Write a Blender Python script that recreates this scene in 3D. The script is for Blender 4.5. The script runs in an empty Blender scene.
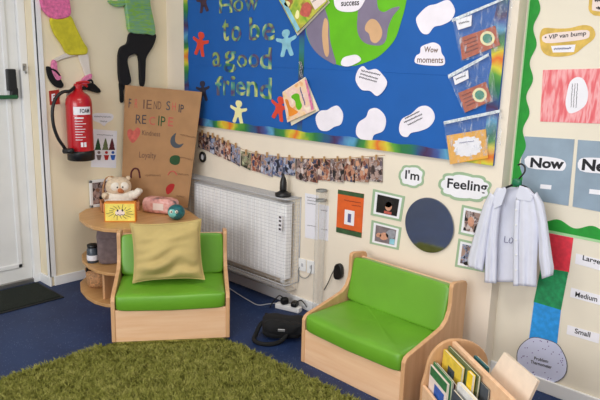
import bpy, math, random
from mathutils import Vector, Matrix, Euler, noise
random.seed(7)
sc = bpy.context.scene
COL = sc.collection
PI = math.pi
V = Vector

# ------------------------------------------------------------------ camera
FPX = 624.4
YAW, PITCH, ROLL = math.radians(47.01), math.radians(12.26), math.radians(-1.577)
CAM = V((-2.732, -3.911, 1.5))
def cam_axes():
    cy, sy = math.cos(YAW), math.sin(YAW)
    f = V((sy*math.cos(PITCH), cy*math.cos(PITCH), -math.sin(PITCH)))
    r = V((cy, -sy, 0)); d = f.cross(r)
    cr, sr = math.cos(ROLL), math.sin(ROLL)
    return r*cr + d*sr, d*cr - r*sr, f
RX, RY, RZ = cam_axes()
cd = bpy.data.cameras.new('camera'); cd.sensor_width = 36; cd.lens = FPX/600*36; cd.clip_start = .05
cam = bpy.data.objects.new('camera', cd); COL.objects.link(cam)
m3 = Matrix((RX, -RY, -RZ)).transposed()
cam.matrix_world = Matrix.Translation(CAM) @ m3.to_4x4()
sc.camera = cam

def ray(x, y): return RX*((x-300)/FPX) + RY*((y-200)/FPX) + RZ
def fl(x, y, z=0.0):
    r = ray(x, y); return CAM + r*((z-CAM.z)/r.z)

class Plane:
    """a real flat surface of the room; pt() measures where a point of the photograph lies on it"""
    def __init__(s, o, u, v):
        s.o = V(o); s.u = V(u).normalized(); s.v = V(v).normalized(); s.n = s.u.cross(s.v).normalized()
    def pt(s, x, y, off=0.0):
        r = ray(x, y); o = s.o + s.n*off
        return CAM + r*((o-CAM).dot(s.n)/r.dot(s.n))
    def ab(s, x, y, off=0.0):
        p = s.pt(x, y, off) - s.o
        return p.dot(s.u), p.dot(s.v)
    def at(s, a, b, off=0.0): return s.o + s.u*a + s.v*b + s.n*off
REC = 0.08
YE = -2.645
DW = Plane((0, 0, 0), (0, -1, 0), (0, 0, 1))        # display wall x=0
EW = Plane((0, 0, 0), (1, 0, 0), (0, 0, 1))         # back wall y=0
RW = Plane((REC, 0, 0), (0, -1, 0), (0, 0, 1))      # set-back wall to the right
LW = Plane((0, .17, 0), (1, 0, 0), (0, 0, 1))       # door plane

# ------------------------------------------------------------------ materials
def lin(c):
    return tuple(((x/255)/12.92 if x/255 <= .04045 else ((x/255+.055)/1.055)**2.4) for x in c) + (1,)
MATS = {}
class NT:
    def __init__(s, name):
        s.m = bpy.data.materials.new(name); s.m.use_nodes = True
        s.t = s.m.node_tree; s.b = s.t.nodes['Principled BSDF']; MATS[name] = s.m
    def n(s, typ, **kw):
        x = s.t.nodes.new(typ)
        for k, v in kw.items(): setattr(x, k, v)
        return x
    def l(s, a, b): s.t.links.new(a, b)
    def coord(s, scale=(1, 1, 1), kind='Object', rot=(0, 0, 0)):
        c = s.n('ShaderNodeTexCoord'); mp = s.n('ShaderNodeMapping')
        mp.inputs['Scale'].default_value = scale; mp.inputs['Rotation'].default_value = rot
        s.l(c.outputs[kind], mp.inputs['Vector']); return mp.outputs['Vector']
    def noise(s, vec, scale, detail=3, rough=.5):
        x = s.n('ShaderNodeTexNoise'); x.inputs['Scale'].default_value = scale
        x.inputs['Detail'].default_value = detail; x.inputs['Roughness'].default_value = rough
        s.l(vec, x.inputs['Vector']); return x
    def ramp(s, fac, stops, interp='LINEAR'):
        r = s.n('ShaderNodeValToRGB'); e = r.color_ramp; e.interpolation = interp
        while len(e.elements) < len(stops): e.elements.new(.5)
        for i, (p, c) in enumerate(stops):
            e.elements[i].position = p; e.elements[i].color = lin(c)
        s.l(fac, r.inputs['Fac']); return r
    def bump(s, h, strength=.2, dist=.01):
        b = s.n('ShaderNodeBump'); b.inputs['Strength'].default_value = strength; b.inputs['Distance'].default_value = dist
        s.l(h, b.inputs['Height']); s.l(b.outputs['Normal'], s.b.inputs['Normal'])

def mat(name, c, rough=.6, var=.06, vscale=6, metal=0, bump=0, bscale=200, spec=None, coat=0):
    k = NT(name); b = k.b
    b.inputs['Roughness'].default_value = rough; b.inputs['Metallic'].default_value = metal
    if spec is not None: b.inputs['Specular IOR Level'].default_value = spec
    if coat: b.inputs['Coat Weight'].default_value = coat
    vec = k.coord()
    nz = k.noise(vec, vscale, 4)
    lo = tuple(max(0, x*(1-var)) for x in c); hi = tuple(min(255, x*(1+var)) for x in c)
    r = k.ramp(nz.outputs['Fac'], [(.25, lo), (.75, hi)])
    k.l(r.outputs['Color'], b.inputs['Base Color'])
    if bump:
        n2 = k.noise(vec, bscale, 2); k.bump(n2.outputs['Fac'], bump, .004)
    return k.m

def wood(name, c1, c2, axis='x', scale=1.0, rough=.42):
    k = NT(name); s = {'x': (1.2, 14, 14), 'y': (14, 1.2, 14), 'z': (14, 14, 1.2)}[axis]
    vec = k.coord(tuple(q*scale for q in s))
    nz = k.noise(vec, 2.2, 6, .6)
    r = k.ramp(nz.outputs['Fac'], [(.3, c1), (.7, c2)])
    k.l(r.outputs['Color'], k.b.inputs['Base Color']); k.b.inputs['Roughness'].default_value = rough
    return k.m

def rainbow(name, axis, period, cols, warp=.25, nscale=9):
    k = NT(name)
    vec = k.coord(kind='Object')
    sp = k.n('ShaderNodeSeparateXYZ'); k.l(vec, sp.inputs[0])
    nz = k.noise(vec, nscale, 2)
    a = k.n('ShaderNodeMath', operation='MULTIPLY_ADD'); k.l(nz.outputs['Fac'], a.inputs[0]); a.inputs[1].default_value = warp; 
    d = k.n('ShaderNodeMath', operation='DIVIDE'); k.l(sp.outputs['XYZ'.index(axis)], d.inputs[0]); d.inputs[1].default_value = period
    k.l(d.outputs[0], a.inputs[2])
    f = k.n('ShaderNodeMath', operation='FRACT'); k.l(a.outputs[0], f.inputs[0])
    n = len(cols)
    r = k.ramp(f.outputs[0], [(i/n, c) for i, c in enumerate(cols)] + [(1, cols[0])])
    k.l(r.outputs['Color'], k.b.inputs['Base Color']); k.b.inputs['Roughness'].default_value = .55
    return k.m

def blotch(name, cols, scale=60, rough=.5, rnd=True, detail=2, stretch=(1, 1, 1)):
    """patches of several colours (printed pictures), different on every object"""
    k = NT(name); vec = k.coord(stretch)
    nz = k.n('ShaderNodeTexNoise', noise_dimensions='4D'); nz.inputs['Scale'].default_value = scale
    nz.inputs['Detail'].default_value = detail; k.l(vec, nz.inputs['Vector'])
    if rnd:
        oi = k.n('ShaderNodeObjectInfo'); mu = k.n('ShaderNodeMath', operation='MULTIPLY'); mu.inputs[1].default_value = 60
        k.l(oi.outputs['Random'], mu.inputs[0]); k.l(mu.outputs[0], nz.inputs['W'])
    n = len(cols)
    st = [(.28+.44*i/(n-1), c) for i, c in enumerate(cols)]
    r = k.ramp(nz.outputs['Fac'], st)
    k.l(r.outputs['Color'], k.b.inputs['Base Color']); k.b.inputs['Roughness'].default_value = rough
    return k.m

def snapshot(name, cols, scale=48):
    """a small printed photograph: soft irregular patches of a few colours, different on every print"""
    k = NT(name); vec = k.coord((1, 1, .8)); nz = k.noise(vec, 60, 2)
    ad = k.n('ShaderNodeVectorMath', operation='MULTIPLY_ADD'); k.l(nz.outputs['Color'], ad.inputs[0]); ad.inputs[1].default_value = (.02, .02, .02); k.l(vec, ad.inputs[2])
    vo = k.n('ShaderNodeTexVoronoi', voronoi_dimensions='4D', feature='SMOOTH_F1'); vo.inputs['Scale'].default_value = scale; vo.inputs['Smoothness'].default_value = .35
    k.l(ad.outputs[0], vo.inputs['Vector'])
    oi = k.n('ShaderNodeObjectInfo'); mu = k.n('ShaderNodeMath', operation='MULTIPLY'); mu.inputs[1].default_value = 9
    k.l(oi.outputs['Random'], mu.inputs[0]); k.l(mu.outputs[0], vo.inputs['W'])
    sp = k.n('ShaderNodeSeparateXYZ'); k.l(vo.outputs['Color'], sp.inputs[0]); n = len(cols)
    r = k.ramp(sp.outputs[0], [(.15+.7*i/(n-1), c) for i, c in enumerate(cols)])
    k.l(r.outputs['Color'], k.b.inputs['Base Color']); k.b.inputs['Roughness'].default_value = .4
    return k.m

def clear(name, c, opac=.22, rough=.12, wrinkle=0):
    k = NT(name); k.b.inputs['Base Color'].default_value = lin(c); k.b.inputs['Roughness'].default_value = rough
    k.b.inputs['Specular IOR Level'].default_value = .8
    tr = k.n('ShaderNodeBsdfTransparent'); mx = k.n('ShaderNodeMixShader')
    mx.inputs[0].default_value = opac
    k.l(tr.outputs[0], mx.inputs[1]); k.l(k.b.outputs[0], mx.inputs[2])
    k.l(mx.outputs[0], k.t.nodes['Material Output'].inputs['Surface'])
    vec = k.coord((1, 1, .35))
    if not wrinkle:
        lw = k.n('ShaderNodeLayerWeight'); lw.inputs['Blend'].default_value = .2; r = k.n('ShaderNodeMapRange'); r.inputs['To Min'].default_value = opac*.4; r.inputs['To Max'].default_value = .75
        k.l(lw.outputs['Facing'], r.inputs['Value']); k.l(r.outputs[0], mx.inputs[0])
    nz = k.noise(vec, 45, 4, .6)
    if wrinkle:
        k.bump(nz.outputs['Fac'], 1.0, .02)
        r = k.n('ShaderNodeMapRange'); r.inputs['From Min'].default_value = .52; r.inputs['From Max'].default_value = .72
        r.inputs['To Min'].default_value = opac*.4; r.inputs['To Max'].default_value = min(1, opac+wrinkle)
        k.l(nz.outputs['Fac'], r.inputs['Value']); k.l(r.outputs[0], mx.inputs[0])
    return k.m

mat('wall_paint', (238, 224, 194), .75, .02, 3, bump=.05, bscale=90)
mat('wall_paint_warm', (238, 226, 208), .75, .02, 3, bump=.05, bscale=90)
mat('wall_cream', (234, 225, 206), .75, .02, 3, bump=.05, bscale=90)
mat('ceiling_paint', (240, 238, 232), .9, .02)
mat('white_gloss', (236, 236, 236), .35, .015)
mat('upvc', (234, 234, 232), .35, .015)
mat('white_card', (240, 238, 244), .6, .02)
mat('white_paper', (238, 236, 244), .7, .02)
mat('cloud_paper', (240, 234, 244), .65, .02, 20)
mat('ink', (22, 22, 30), .7, .0)
mat('ink_soft', (70, 64, 70), .8, .05)
mat('ink_brown', (112, 82, 66), .8, .05)
mat('ink_blue', (96, 96, 140), .8, .05)
mat('board_blue', (8, 90, 172), .7, .04, 4, bump=.1, bscale=40)
mat('seat_green', (104, 162, 42), .36, .05, 5, bump=.08, bscale=14)
mat('cushion_fabric', (192, 170, 110), .85, .05, 9, bump=.25, bscale=300)
mat('guard_wire', (190, 191, 196), .4, .03)
mat('guard_tray', (214, 206, 196), .5, .03)
mat('radiator_paint', (250, 250, 252), .35, .02)
mat('black_plastic', (20, 20, 22), .4, .1)
mat('black_fabric', (9, 9, 12), .9, .2, 20, bump=.2)
mat('black_cloth', (16, 14, 18), .85, .15, 20)
mat('red_metal', (190, 18, 30), .28, .05, coat=.3)
mat('red_sign', (170, 40, 30), .6, .05)
mat('red_card', (222, 70, 48), .7, .06)
mat('dark_card', (44, 42, 62), .7, .2, 30)
mat('brown_card', (66, 42, 60), .7, .25, 30)
mat('pale_blue_card', (140, 196, 214), .7, .1, 20)
mat('cream_card', (244, 238, 176), .7, .05)
mat('cardboard', (172, 130, 90), .85, .05, 8)
mat('heart_red', (196, 96, 84), .85, .1, 40)
mat('moon_grey', (74, 80, 88), .85, .1)
mat('apple_green', (40, 78, 44), .85, .1)
mat('drop_red', (178, 36, 36), .85, .1)
mat('arch_maroon', (88, 34, 40), .85, .1)
mat('land_green', (98, 184, 12), .65, .04, 10)
mat('land_purple', (128, 118, 142), .7, .05, 10)
mat('land_tan', (212, 170, 128), .7, .05, 10)
mat('mint_border', (158, 184, 150), .65, .05)
mat('border_green', (24, 150, 44), .6, .06, 30)
mat('border_pale', (170, 222, 160), .6, .03)
mat('gold_card', (214, 178, 84), .65, .1, 30)
mat('gold_inner', (240, 222, 214), .65, .02)
mat('laminate', (148, 166, 182), .16, .06, 8, bump=.15, bscale=12)
mat('orange_card', (222, 96, 34), .65, .06, 20)
mat('poster_green', (52, 84, 50), .65, .2, 40)
mat('amber_card', (234, 172, 62), .6, .06, 20)
mat('rust_card', (176, 84, 48), .6, .08, 30)
mat('badge_cream', (236, 226, 176), .6, .03)
mat('badge_teal', (60, 134, 112), .6, .2, 80)
mat('zip_strip', (206, 216, 234), .4, .2, 120)
mat('shirt_cotton', (220, 222, 236), .85, .015, 20, bump=.12, bscale=400)
mat('thermometer_red', (226, 52, 70), .6, .1, 30)
mat('thermometer_green', (26, 140, 84), .6, .18, 40)
mat('thermometer_blue', (40, 150, 226), .6, .1, 40)
mat('bulb_lilac', (214, 218, 244), .6, .02)
mat('bulb_line', (80, 78, 90), .6, .0)
mat('confetti', (110, 84, 150), .6, .3, 60)
mat('hanger_green', (20, 112, 74), .4, .05)
mat('mat_fibre', (30, 36, 30), .95, .3, 120, bump=.5, bscale=400)
mat('mat_rubber', (18, 20, 20), .7, .05)
mat('door_green', (40, 116, 76), .4, .05)
mat('steel', (170, 168, 165), .35, .05, metal=.8)
mat('pink_knit', (230, 112, 160), .9, .15, 60, bump=.4)
mat('skirt_yellow', (206, 194, 44), .85, .1, 25)
mat('pale_legging', (226, 216, 206), .8, .06)
mat('sock_pink', (216, 122, 160), .85, .2, 60)
mat('pencil_wood', (190, 150, 104), .6, .1)
mat('plush_cream', (226, 204, 176), .95, .08, 60, bump=.6, bscale=260)
mat('plush_white', (244, 236, 222), .95, .03, 60, bump=.6, bscale=260)
mat('plush_nose', (200, 120, 70), .7, .1)
mat('box_peach', (208, 142, 98), .6, .08, 20)
mat('box_yellow', (246, 222, 104), .5, .08, 30)
mat('box_orange', (232, 140, 40), .5, .06)
mat('teal_toy', (30, 98, 104), .45, .25, 40)
mat('teal_face', (120, 200, 196), .45, .1, 40)
mat('jar_dark', (66, 74, 84), .3, .2, 30)
mat('pouch_grey', (120, 104, 104), .85, .12, 30, bump=.2)
mat('wicker_tan', (184, 138, 96), .7, .25, 90, bump=.5, bscale=120)
mat('page_cream', (238, 228, 204), .8, .03)
mat('book_green', (42, 112, 66), .5, .25, 40)
mat('book_yellow', (232, 200, 72), .5, .08, 30)
mat('book_blue', (42, 92, 178), .5, .2, 40)
mat('book_olive', (104, 116, 76), .6, .1, 30)
mat('book_white', (232, 230, 228), .55, .05, 30)
mat('bright_yellow', (250, 210, 36), .5, .04)
mat('board_card_tan', (240, 222, 202), .75, .03, 20)
mat('grey_band', (140, 140, 138), .4, .05)
mat('chain_metal', (170, 170, 178), .35, .1, metal=.7)
mat('socket_white', (240, 240, 240), .35, .01)
wood('beech', (234, 186, 144), (246, 206, 168), 'x')
wood('beech_upright', (204, 154, 108), (222, 176, 132), 'z')
wood('shelf_oak', (196, 146, 92), (214, 168, 112), 'x', 1.2)
clear('clear_acrylic', (200, 200, 196), .25, .1)
clear('clear_polythene', (226, 232, 242), .22, .12, .4)
snapshot('print_warm', [(50, 36, 40), (150, 80, 60), (214, 160, 130), (90, 60, 60), (226, 206, 196), (130, 76, 60), (60, 66, 96)])
snapshot('print_cool', [(30, 34, 54), (96, 112, 150), (196, 200, 216), (60, 80, 130), (206, 170, 150), (50, 50, 70), (150, 160, 190)])
snapshot('print_green', [(50, 50, 44), (120, 126, 90), (206, 214, 180), (90, 80, 70), (190, 160, 140), (60, 70, 50), (150, 150, 120)])
snapshot('print_dusky', [(30, 26, 32), (110, 84, 80), (190, 160, 150), (60, 46, 56), (226, 210, 206), (90, 76, 90), (140, 100, 80)])
blotch('portrait_dark', [(10, 10, 12), (14, 12, 14), (30, 20, 20)], 20)
mat('hair_dark', (26, 20, 20), .7, .2, 40); mat('skin_tone', (206, 150, 124), .6, .1, 40)
mat('grey_top', (150, 150, 160), .7, .1, 40); mat('wall_mauve', (120, 108, 112), .7, .2, 20)
blotch('cover_meadow', [(84, 150, 50), (160, 186, 60), (196, 196, 74), (150, 120, 60), (186, 60, 50)], 14, rnd=False)
blotch('cover_peach', [(232, 150, 90), (244, 214, 170), (240, 200, 190), (250, 236, 210)], 18, rnd=False)
blotch('parcel_wrap', [(110, 96, 100), (214, 150, 144), (234, 180, 172), (222, 150, 140), (150, 130, 132)], 16, rough=.25, rnd=False)
blotch('striped_green', [(96, 150, 44), (150, 196, 84), (120, 170, 140), (140, 190, 60), (90, 150, 150)], 9, rnd=False, stretch=(1, 1, 6))
blotch('crayon_red', [(222, 84, 92), (232, 110, 116), (244, 176, 178), (228, 96, 104)], 34, rnd=False, stretch=(1, 1.5, .3))
blotch('letter_rainbow', [(30, 60, 110), (50, 130, 84), (200, 206, 124), (70, 150, 140), (84, 56, 110), (150, 180, 90), (44, 84, 130)], 9, detail=1)
TIE = [(40, 120, 60), (90, 160, 60), (216, 204, 60), (226, 110, 40), (216, 200, 56), (60, 140, 60), (30, 104, 80), (90, 160, 200), (60, 90, 160), (70, 36, 80), (40, 80, 130), (30, 110, 100)]
rainbow('tie_dye_flat', 'Y', .62, TIE)
rainbow('tie_dye_dark', 'Z', .5, [(40, 110, 70), (40, 120, 130), (40, 60, 130), (76, 36, 90), (110, 50, 80), (60, 60, 110)])
rainbow('tie_dye_upright', 'Z', .42, TIE)
def floor_mat():
    k = NT('floor_vinyl'); vec = k.coord()
    n1 = k.noise(vec, 5, 4)
    r = k.ramp(n1.outputs['Fac'], [(.3, (28, 44, 82)), (.7, (35, 55, 96))])
    vo = k.n('ShaderNodeTexVoronoi'); vo.inputs['Scale'].default_value = 95; k.l(vec, vo.inputs['Vector'])
    lt = k.n('ShaderNodeMath', operation='LESS_THAN'); k.l(vo.outputs['Distance'], lt.inputs[0]); lt.inputs[1].default_value = .16
    n2 = k.noise(vec, 30, 1); g = k.n('ShaderNodeMath', operation='GREATER_THAN'); k.l(n2.outputs['Fac'], g.inputs[0]); g.inputs[1].default_value = .5
    mu = k.n('ShaderNodeMath', operation='MULTIPLY'); k.l(lt.outputs[0], mu.inputs[0]); k.l(g.outputs[0], mu.inputs[1])
    mx = k.n('ShaderNodeMix', data_type='RGBA'); k.l(mu.outputs[0], mx.inputs['Factor']); k.l(r.outputs['Color'], mx.inputs['A'])
    mx.inputs['B'].default_value = lin((112, 132, 170))
    k.l(mx.outputs['Result'], k.b.inputs['Base Color']); k.b.inputs['Roughness'].default_value = .55; k.b.inputs['Specular IOR Level'].default_value = .3
floor_mat()
def rug_mat():
    k = NT('rug_wool'); vec = k.coord()
    n1 = k.noise(vec, 26, 3, .7); n2 = k.noise(vec, 240, 1)
    a = k.n('ShaderNodeMath', operation='MULTIPLY_ADD'); k.l(n2.outputs['Fac'], a.inputs[0]); a.inputs[1].default_value = .55
    k.l(n1.outputs['Fac'], a.inputs[2])
    r = k.ramp(a.outputs[0], [(.5, (92, 94, 36)), (.75, (132, 132, 62)), (1.0, (166, 162, 92))])
    k.l(r.outputs['Color'], k.b.inputs['Base Color']); k.b.inputs['Roughness'].default_value = .9
    k.b.inputs['Specular IOR Level'].default_value = .15
rug_mat()
k = NT('mirror_glass'); k.b.inputs['Base Color'].default_value = (.78, .86, .96, 1); k.b.inputs['Metallic'].default_value = 1
k.b.inputs['Roughness'].default_value = .05

# ------------------------------------------------------------------ object helpers
WORLD = {}
def thing(name, label, cat, loc=(0, 0, 0), rotz=0, group=None):
    o = bpy.data.objects.new(name, None); COL.objects.link(o); o.empty_display_size = .05
    o.location = loc; o.rotation_euler = (0, 0, rotz); o['label'] = label; o['category'] = cat
    if group: o['group'] = group
    WORLD[o] = Matrix.Translation(V(loc)) @ Matrix.Rotation(rotz, 4, 'Z')
    return o

class B:
    def __init__(s): s.v = []; s.f = []
    def add(s, vs, fs):
        k = len(s.v); s.v += [V(p) for p in vs]; s.f += [tuple(k+i for i in f) for f in fs]; return s
    def box(s, x0, x1, y0, y1, z0, z1):
        x0, x1 = min(x0, x1), max(x0, x1); y0, y1 = min(y0, y1), max(y0, y1); z0, z1 = min(z0, z1), max(z0, z1)
        return s.add([(x0, y0, z0), (x1, y0, z0), (x1, y1, z0), (x0, y1, z0), (x0, y0, z1), (x1, y0, z1), (x1, y1, z1), (x0, y1, z1)],
                     [(0, 3, 2, 1), (4, 5, 6, 7), (0, 1, 5, 4), (1, 2, 6, 5), (2, 3, 7, 6), (3, 0, 4, 7)])
    def obb(s, c, ax, ay, az):
        c, ax, ay, az = V(c), V(ax), V(ay), V(az)
        vs = [c+ax*i+ay*j+az*q for q in (-1, 1) for i, j in ((-1, -1), (1, -1), (1, 1), (-1, 1))]
        return s.add(vs, [(0, 3, 2, 1), (4, 5, 6, 7), (0, 1, 5, 4), (1, 2, 6, 5), (2, 3, 7, 6), (3, 0, 4, 7)])
    def prism(s, pts, d):
        """closed outline of 3-D points pushed along vector d"""
        n = len(pts); d = V(d); a = [V(p) for p in pts]
        nr = sum(((a[i]-a[0]).cross(a[(i+1) % n]-a[0]) for i in range(1, n-1)), V((0, 0, 0)))
        if nr.dot(d) < 0: a = a[::-1]
        return s.add(a+[p+d for p in a], [tuple(range(n))[::-1], tuple(range(n, 2*n))] + [(i, (i+1) % n, n+(i+1) % n, n+i) for i in range(n)])
    def flat(s, pl, px, o0, o1):
        """outline read on plane pl, from offset o0 to o1 off the surface"""
        return s.prism([pl.pt(x, y, o1) - pl.n*(o1-o0) for x, y in px], pl.n*(o1-o0))
    def flat_ab(s, pl, ab, o0, o1):
        return s.prism([pl.at(a, b, o0) for a, b in ab], pl.n*(o1-o0))
    def tube(s, pts, r, seg=8, closed=False, cap=True):
        pts = [V(p) for p in pts]; n = len(pts); rs = r if isinstance(r, (list, tuple)) else [r]*n
        t0 = (pts[1]-pts[0]).normalized()
        up = V((0, 0, 1)) if abs(t0.z) < .9 else V((1, 0, 0))
        a = t0.cross(up).normalized(); vs = []
        for i, p in enumerate(pts):
            if closed: t = pts[(i+1) % n]-pts[i-1]
            else: t = pts[min(i+1, n-1)]-pts[max(i-1, 0)]
            t.normalize(); a = (a-t*a.dot(t)).normalized(); b = t.cross(a)
            for j in range(seg):
                q = 2*PI*j/seg; vs.append(p+(a*math.cos(q)+b*math.sin(q))*rs[i])
        fs = []
        for i in range(n if closed else n-1):
            for j in range(seg):
                i2 = (i+1) % n; fs.append((i*seg+j, i*seg+(j+1) % seg, i2*seg+(j+1) % seg, i2*seg+j))
        if not closed and cap: fs += [tuple(range(seg))[::-1], tuple((n-1)*seg+j for j in range(seg))]
        return s.add(vs, fs)
    def lathe(s, prof, o, axis=(0, 0, 1), seg=24):
        o = V(o); ax = V(axis).normalized(); up = V((1, 0, 0)) if abs(ax.x) < .9 else V((0, 1, 0))
        a = ax.cross(up).normalized(); b = ax.cross(a); vs = []; n = len(prof)
        for r, h in prof:
            for j in range(seg):
                q = 2*PI*j/seg; vs.append(o+ax*h+(a*math.cos(q)+b*math.sin(q))*max(r, 1e-5))
        fs = [(i*seg+j, i*seg+(j+1) % seg, (i+1)*seg+(j+1) % seg, (i+1)*seg+j) for i in range(n-1) for j in range(seg)]
        fs += [tuple(range(seg))[::-1], tuple((n-1)*seg+j for j in range(seg))]
        return s.add(vs, fs)
    def sup(s, c, ax, ay, az, e=1.0, e2=None, nu=20, nv=32, fn=None):
        """superellipsoid; e<1 squares it off"""
        c, ax, ay, az = V(c), V(ax), V(ay), V(az); e2 = e if e2 is None else e2
        sg = lambda x, p: math.copysign(abs(x)**p, x)
        vs = []
        for i in range(nu+1):
            th = -PI/2+PI*i/nu
            for j in range(nv):
                ph = 2*PI*j/nv
                p = V((sg(math.cos(th), e)*sg(math.cos(ph), e2), sg(math.cos(th), e)*sg(math.sin(ph), e2), sg(math.sin(th), e)))
                q = c+ax*p.x+ay*p.y+az*p.z
                if fn: q = fn(q, p)
                vs.append(q)
        fs = [(i*nv+j, i*nv+(j+1) % nv, (i+1)*nv+(j+1) % nv, (i+1)*nv+j) for i in range(nu) for j in range(nv)]
        return s.add(vs, fs)
    def grid(s, fn, nu, nv):
        vs = [fn(i/nu, j/nv) for i in range(nu+1) for j in range(nv+1)]
        return s.add(vs, [(i*(nv+1)+j, i*(nv+1)+j+1, (i+1)*(nv+1)+j+1, (i+1)*(nv+1)+j) for i in range(nu) for j in range(nv)])
    def build(s, name, m, parent=None, local=False, smooth=False, bevel=0, solid=0, label=None, cat=None, group=None, kind=None, seg=2):
        if parent is not None and not local:
            inv = WORLD[parent].inverted(); vs = [inv @ p for p in s.v]; loc = None
        elif parent is None:
            xs = [p.x for p in s.v]; ys = [p.y for p in s.v]; zs = [p.z for p in s.v]
            loc = V(((min(xs)+max(xs))/2, (min(ys)+max(ys))/2, min(zs))); vs = [p-loc for p in s.v]
        else: vs = s.v; loc = None
        me = bpy.data.meshes.new(name); me.from_pydata([tuple(p) for p in vs], [], s.f); me.update()
        me.materials.append(MATS[m])
        if smooth: me.polygons.foreach_set('use_smooth', [True]*len(me.polygons))
        o = bpy.data.objects.new(name, me); COL.objects.link(o)
        if loc is not None: o.location = loc; WORLD[o] = Matrix.Translation(loc)
        if parent is not None:
            o.parent = parent; WORLD[o] = WORLD[parent].copy()
        if bevel:
            b = o.modifiers.new('edge', 'BEVEL'); b.width = bevel; b.segments = seg; b.limit_method = 'ANGLE'; b.angle_limit = math.radians(40)
        if solid:
            b = o.modifiers.new('cloth', 'SOLIDIFY'); b.thickness = solid; b.offset = 0
        if label: o['label'] = label
        if cat: o['category'] = cat
        if group: o['group'] = group
        if kind: o['kind'] = kind
        return o

def shrink(px, f):
    cx = sum(p[0] for p in px)/len(px); cy = sum(p[1] for p in px)/len(px)
    return [(cx+(x-cx)*f, cy+(y-cy)*f) for x, y in px]
def smooth_loop(px, n=5):
    out = []; m = len(px)
    for i in range(m):
        p0, p1, p2, p3 = px[i-1], px[i], px[(i+1) % m], px[(i+2) % m]
        for k in range(n):
            t = k/n
            out.append(tuple(.5*(2*b+(c-a)*t+(2*a-5*b+4*c-d)*t*t+(3*b-a-3*c+d)*t**3) for a, b, c, d in zip(p0, p1, p2, p3)))
    return out
def spline(pts, n=6):
    pts = [V(p) for p in pts]; out = []
    for i in range(len(pts)-1):
        p0 = pts[max(i-1, 0)]; p1 = pts[i]; p2 = pts[i+1]; p3 = pts[min(i+2, len(pts)-1)]
        for k in range(n):
            t = k/n; out.append(.5*(2*p1+(p2-p0)*t+(2*p0-5*p1+4*p2-p3)*t*t+(3*p1-p0-3*p2+p3)*t**3))
    return out+[pts[-1]]
def ell_px(cx, cy, rx, ry, n=28, rot=0):
    c, s = math.cos(rot), math.sin(rot)
    return [(cx+rx*math.cos(q)*c-ry*math.sin(q)*s, cy+rx*math.cos(q)*s+ry*math.sin(q)*c) for q in (2*PI*i/n for i in range(n))]
def cloud_px(cx, cy, rx, ry, bumps, depth=.1, rot=0, n=72, sq=.75):
    c, s = math.cos(rot), math.sin(rot); out = []
    for i in range(n):
        q = 2*PI*i/n; k = 1-depth*(1-abs(math.sin(bumps*q/2)))
        x = rx*k*math.copysign(abs(math.cos(q))**sq, math.cos(q)); y = ry*k*math.copysign(abs(math.sin(q))**sq, math.sin(q))
        out.append((cx+x*c-y*s, cy+x*s+y*c))
    return out

# ------------------------------------------------------------------ writing
def text_geo(st, bold=0.0, extrude=0.0):
    cu = bpy.data.curves.new('txt', 'FONT'); cu.body = st; cu.size = 1; cu.offset = bold; cu.extrude = extrude; cu.resolution_u = 3
    ob = bpy.data.objects.new('txt', cu); COL.objects.link(ob)
    dg = bpy.context.evaluated_depsgraph_get()
    me = bpy.data.meshes.new_from_object(ob.evaluated_get(dg))
    vs = [v.co.copy() for v in me.vertices]; fs = [tuple(p.vertices) for p in me.polygons]
    bpy.data.objects.remove(ob); bpy.data.curves.remove(cu); bpy.data.meshes.remove(me)
    return vs, fs
def put_text(b, st, pl, p0, p1, h, off, bold=0.012, full=False):
    """text with its base line from photo point p0 to p1 on plane pl, capitals h photo pixels tall"""
    vs, fs = text_geo(st, bold)
    x0 = min(v.x for v in vs); x1 = max(v.x for v in vs); y1 = max(v.y for v in vs)
    a = pl.pt(*p0, off); e = pl.pt(*p1, off)-a; u = pl.pt(p0[0], p0[1]-h, off)-a; u = pl.v*u.dot(pl.v)
    b.add([a+e*((v.x-x0)/(x1-x0))+u*(v.y/y1) for v in vs], fs)
    return b
def scrawl(b, pl, p0, p1, amp, off, r=.0012, seed=0):
    """a line of joined-up handwriting too small to read"""
    rd = random.Random(seed*7+int(p0[0]*3+p0[1]))
    n = max(8, int(math.hypot(p1[0]-p0[0], p1[1]-p0[1])*1.3)); pts = []
    for i in range(n+1):
        t = i/n; x = p0[0]+(p1[0]-p0[0])*t+rd.uniform(-.3, .3); y = p0[1]+(p1[1]-p0[1])*t+(amp if i % 2 else -amp)*rd.uniform(.3, 1)
        pts.append(pl.pt(x, y, off))
    return b.tube(pts, r, 4)

# ================================================================== setting
def struct(b, name, m, **kw): return b.build(name, m, kind='structure', **kw)
struct(B().box(-6, .3, -7, .35, -.06, 0), 'floor', 'floor_vinyl')
struct(B().box(-6, .3, -7, .35, 2.6, 2.7), 'ceiling', 'ceiling_paint')
struct(B().box(-.958, .2, 0, .35, 0, 2.6), 'wall_back', 'wall_paint')
struct(B().box(0, .2, YE, 0, 0, 2.6), 'wall_right', 'wall_paint_warm')
struct(B().box(REC, .2, -7, YE, 0, 2.6), 'wall_right_recess', 'wall_cream')
struct(B().box(-6, -.958, .2, .35, 0, 2.6), 'wall_left', 'wall_paint')
struct(B().box(-.94, -.002, -.014, 0, 0, .065), 'baseboard_back', 'white_gloss', bevel=.004)
struct(B().box(-.972, -.958, -.014, .15, 0, .065), 'baseboard_left', 'white_gloss', bevel=.004)
struct(B().box(-.014, 0, YE, -.016, 0, .068), 'baseboard_right', 'white_gloss', bevel=.004)
struct(B().box(REC-.014, REC, -7, YE, 0, .068), 'baseboard_recess', 'white_gloss', bevel=.004)
struct(B().box(-.97, -.925, -.008, .001, .065, 2.6).box(-.966, -.958, -.008, .03, .065, 2.6), 'trim_1', 'white_gloss')
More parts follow.
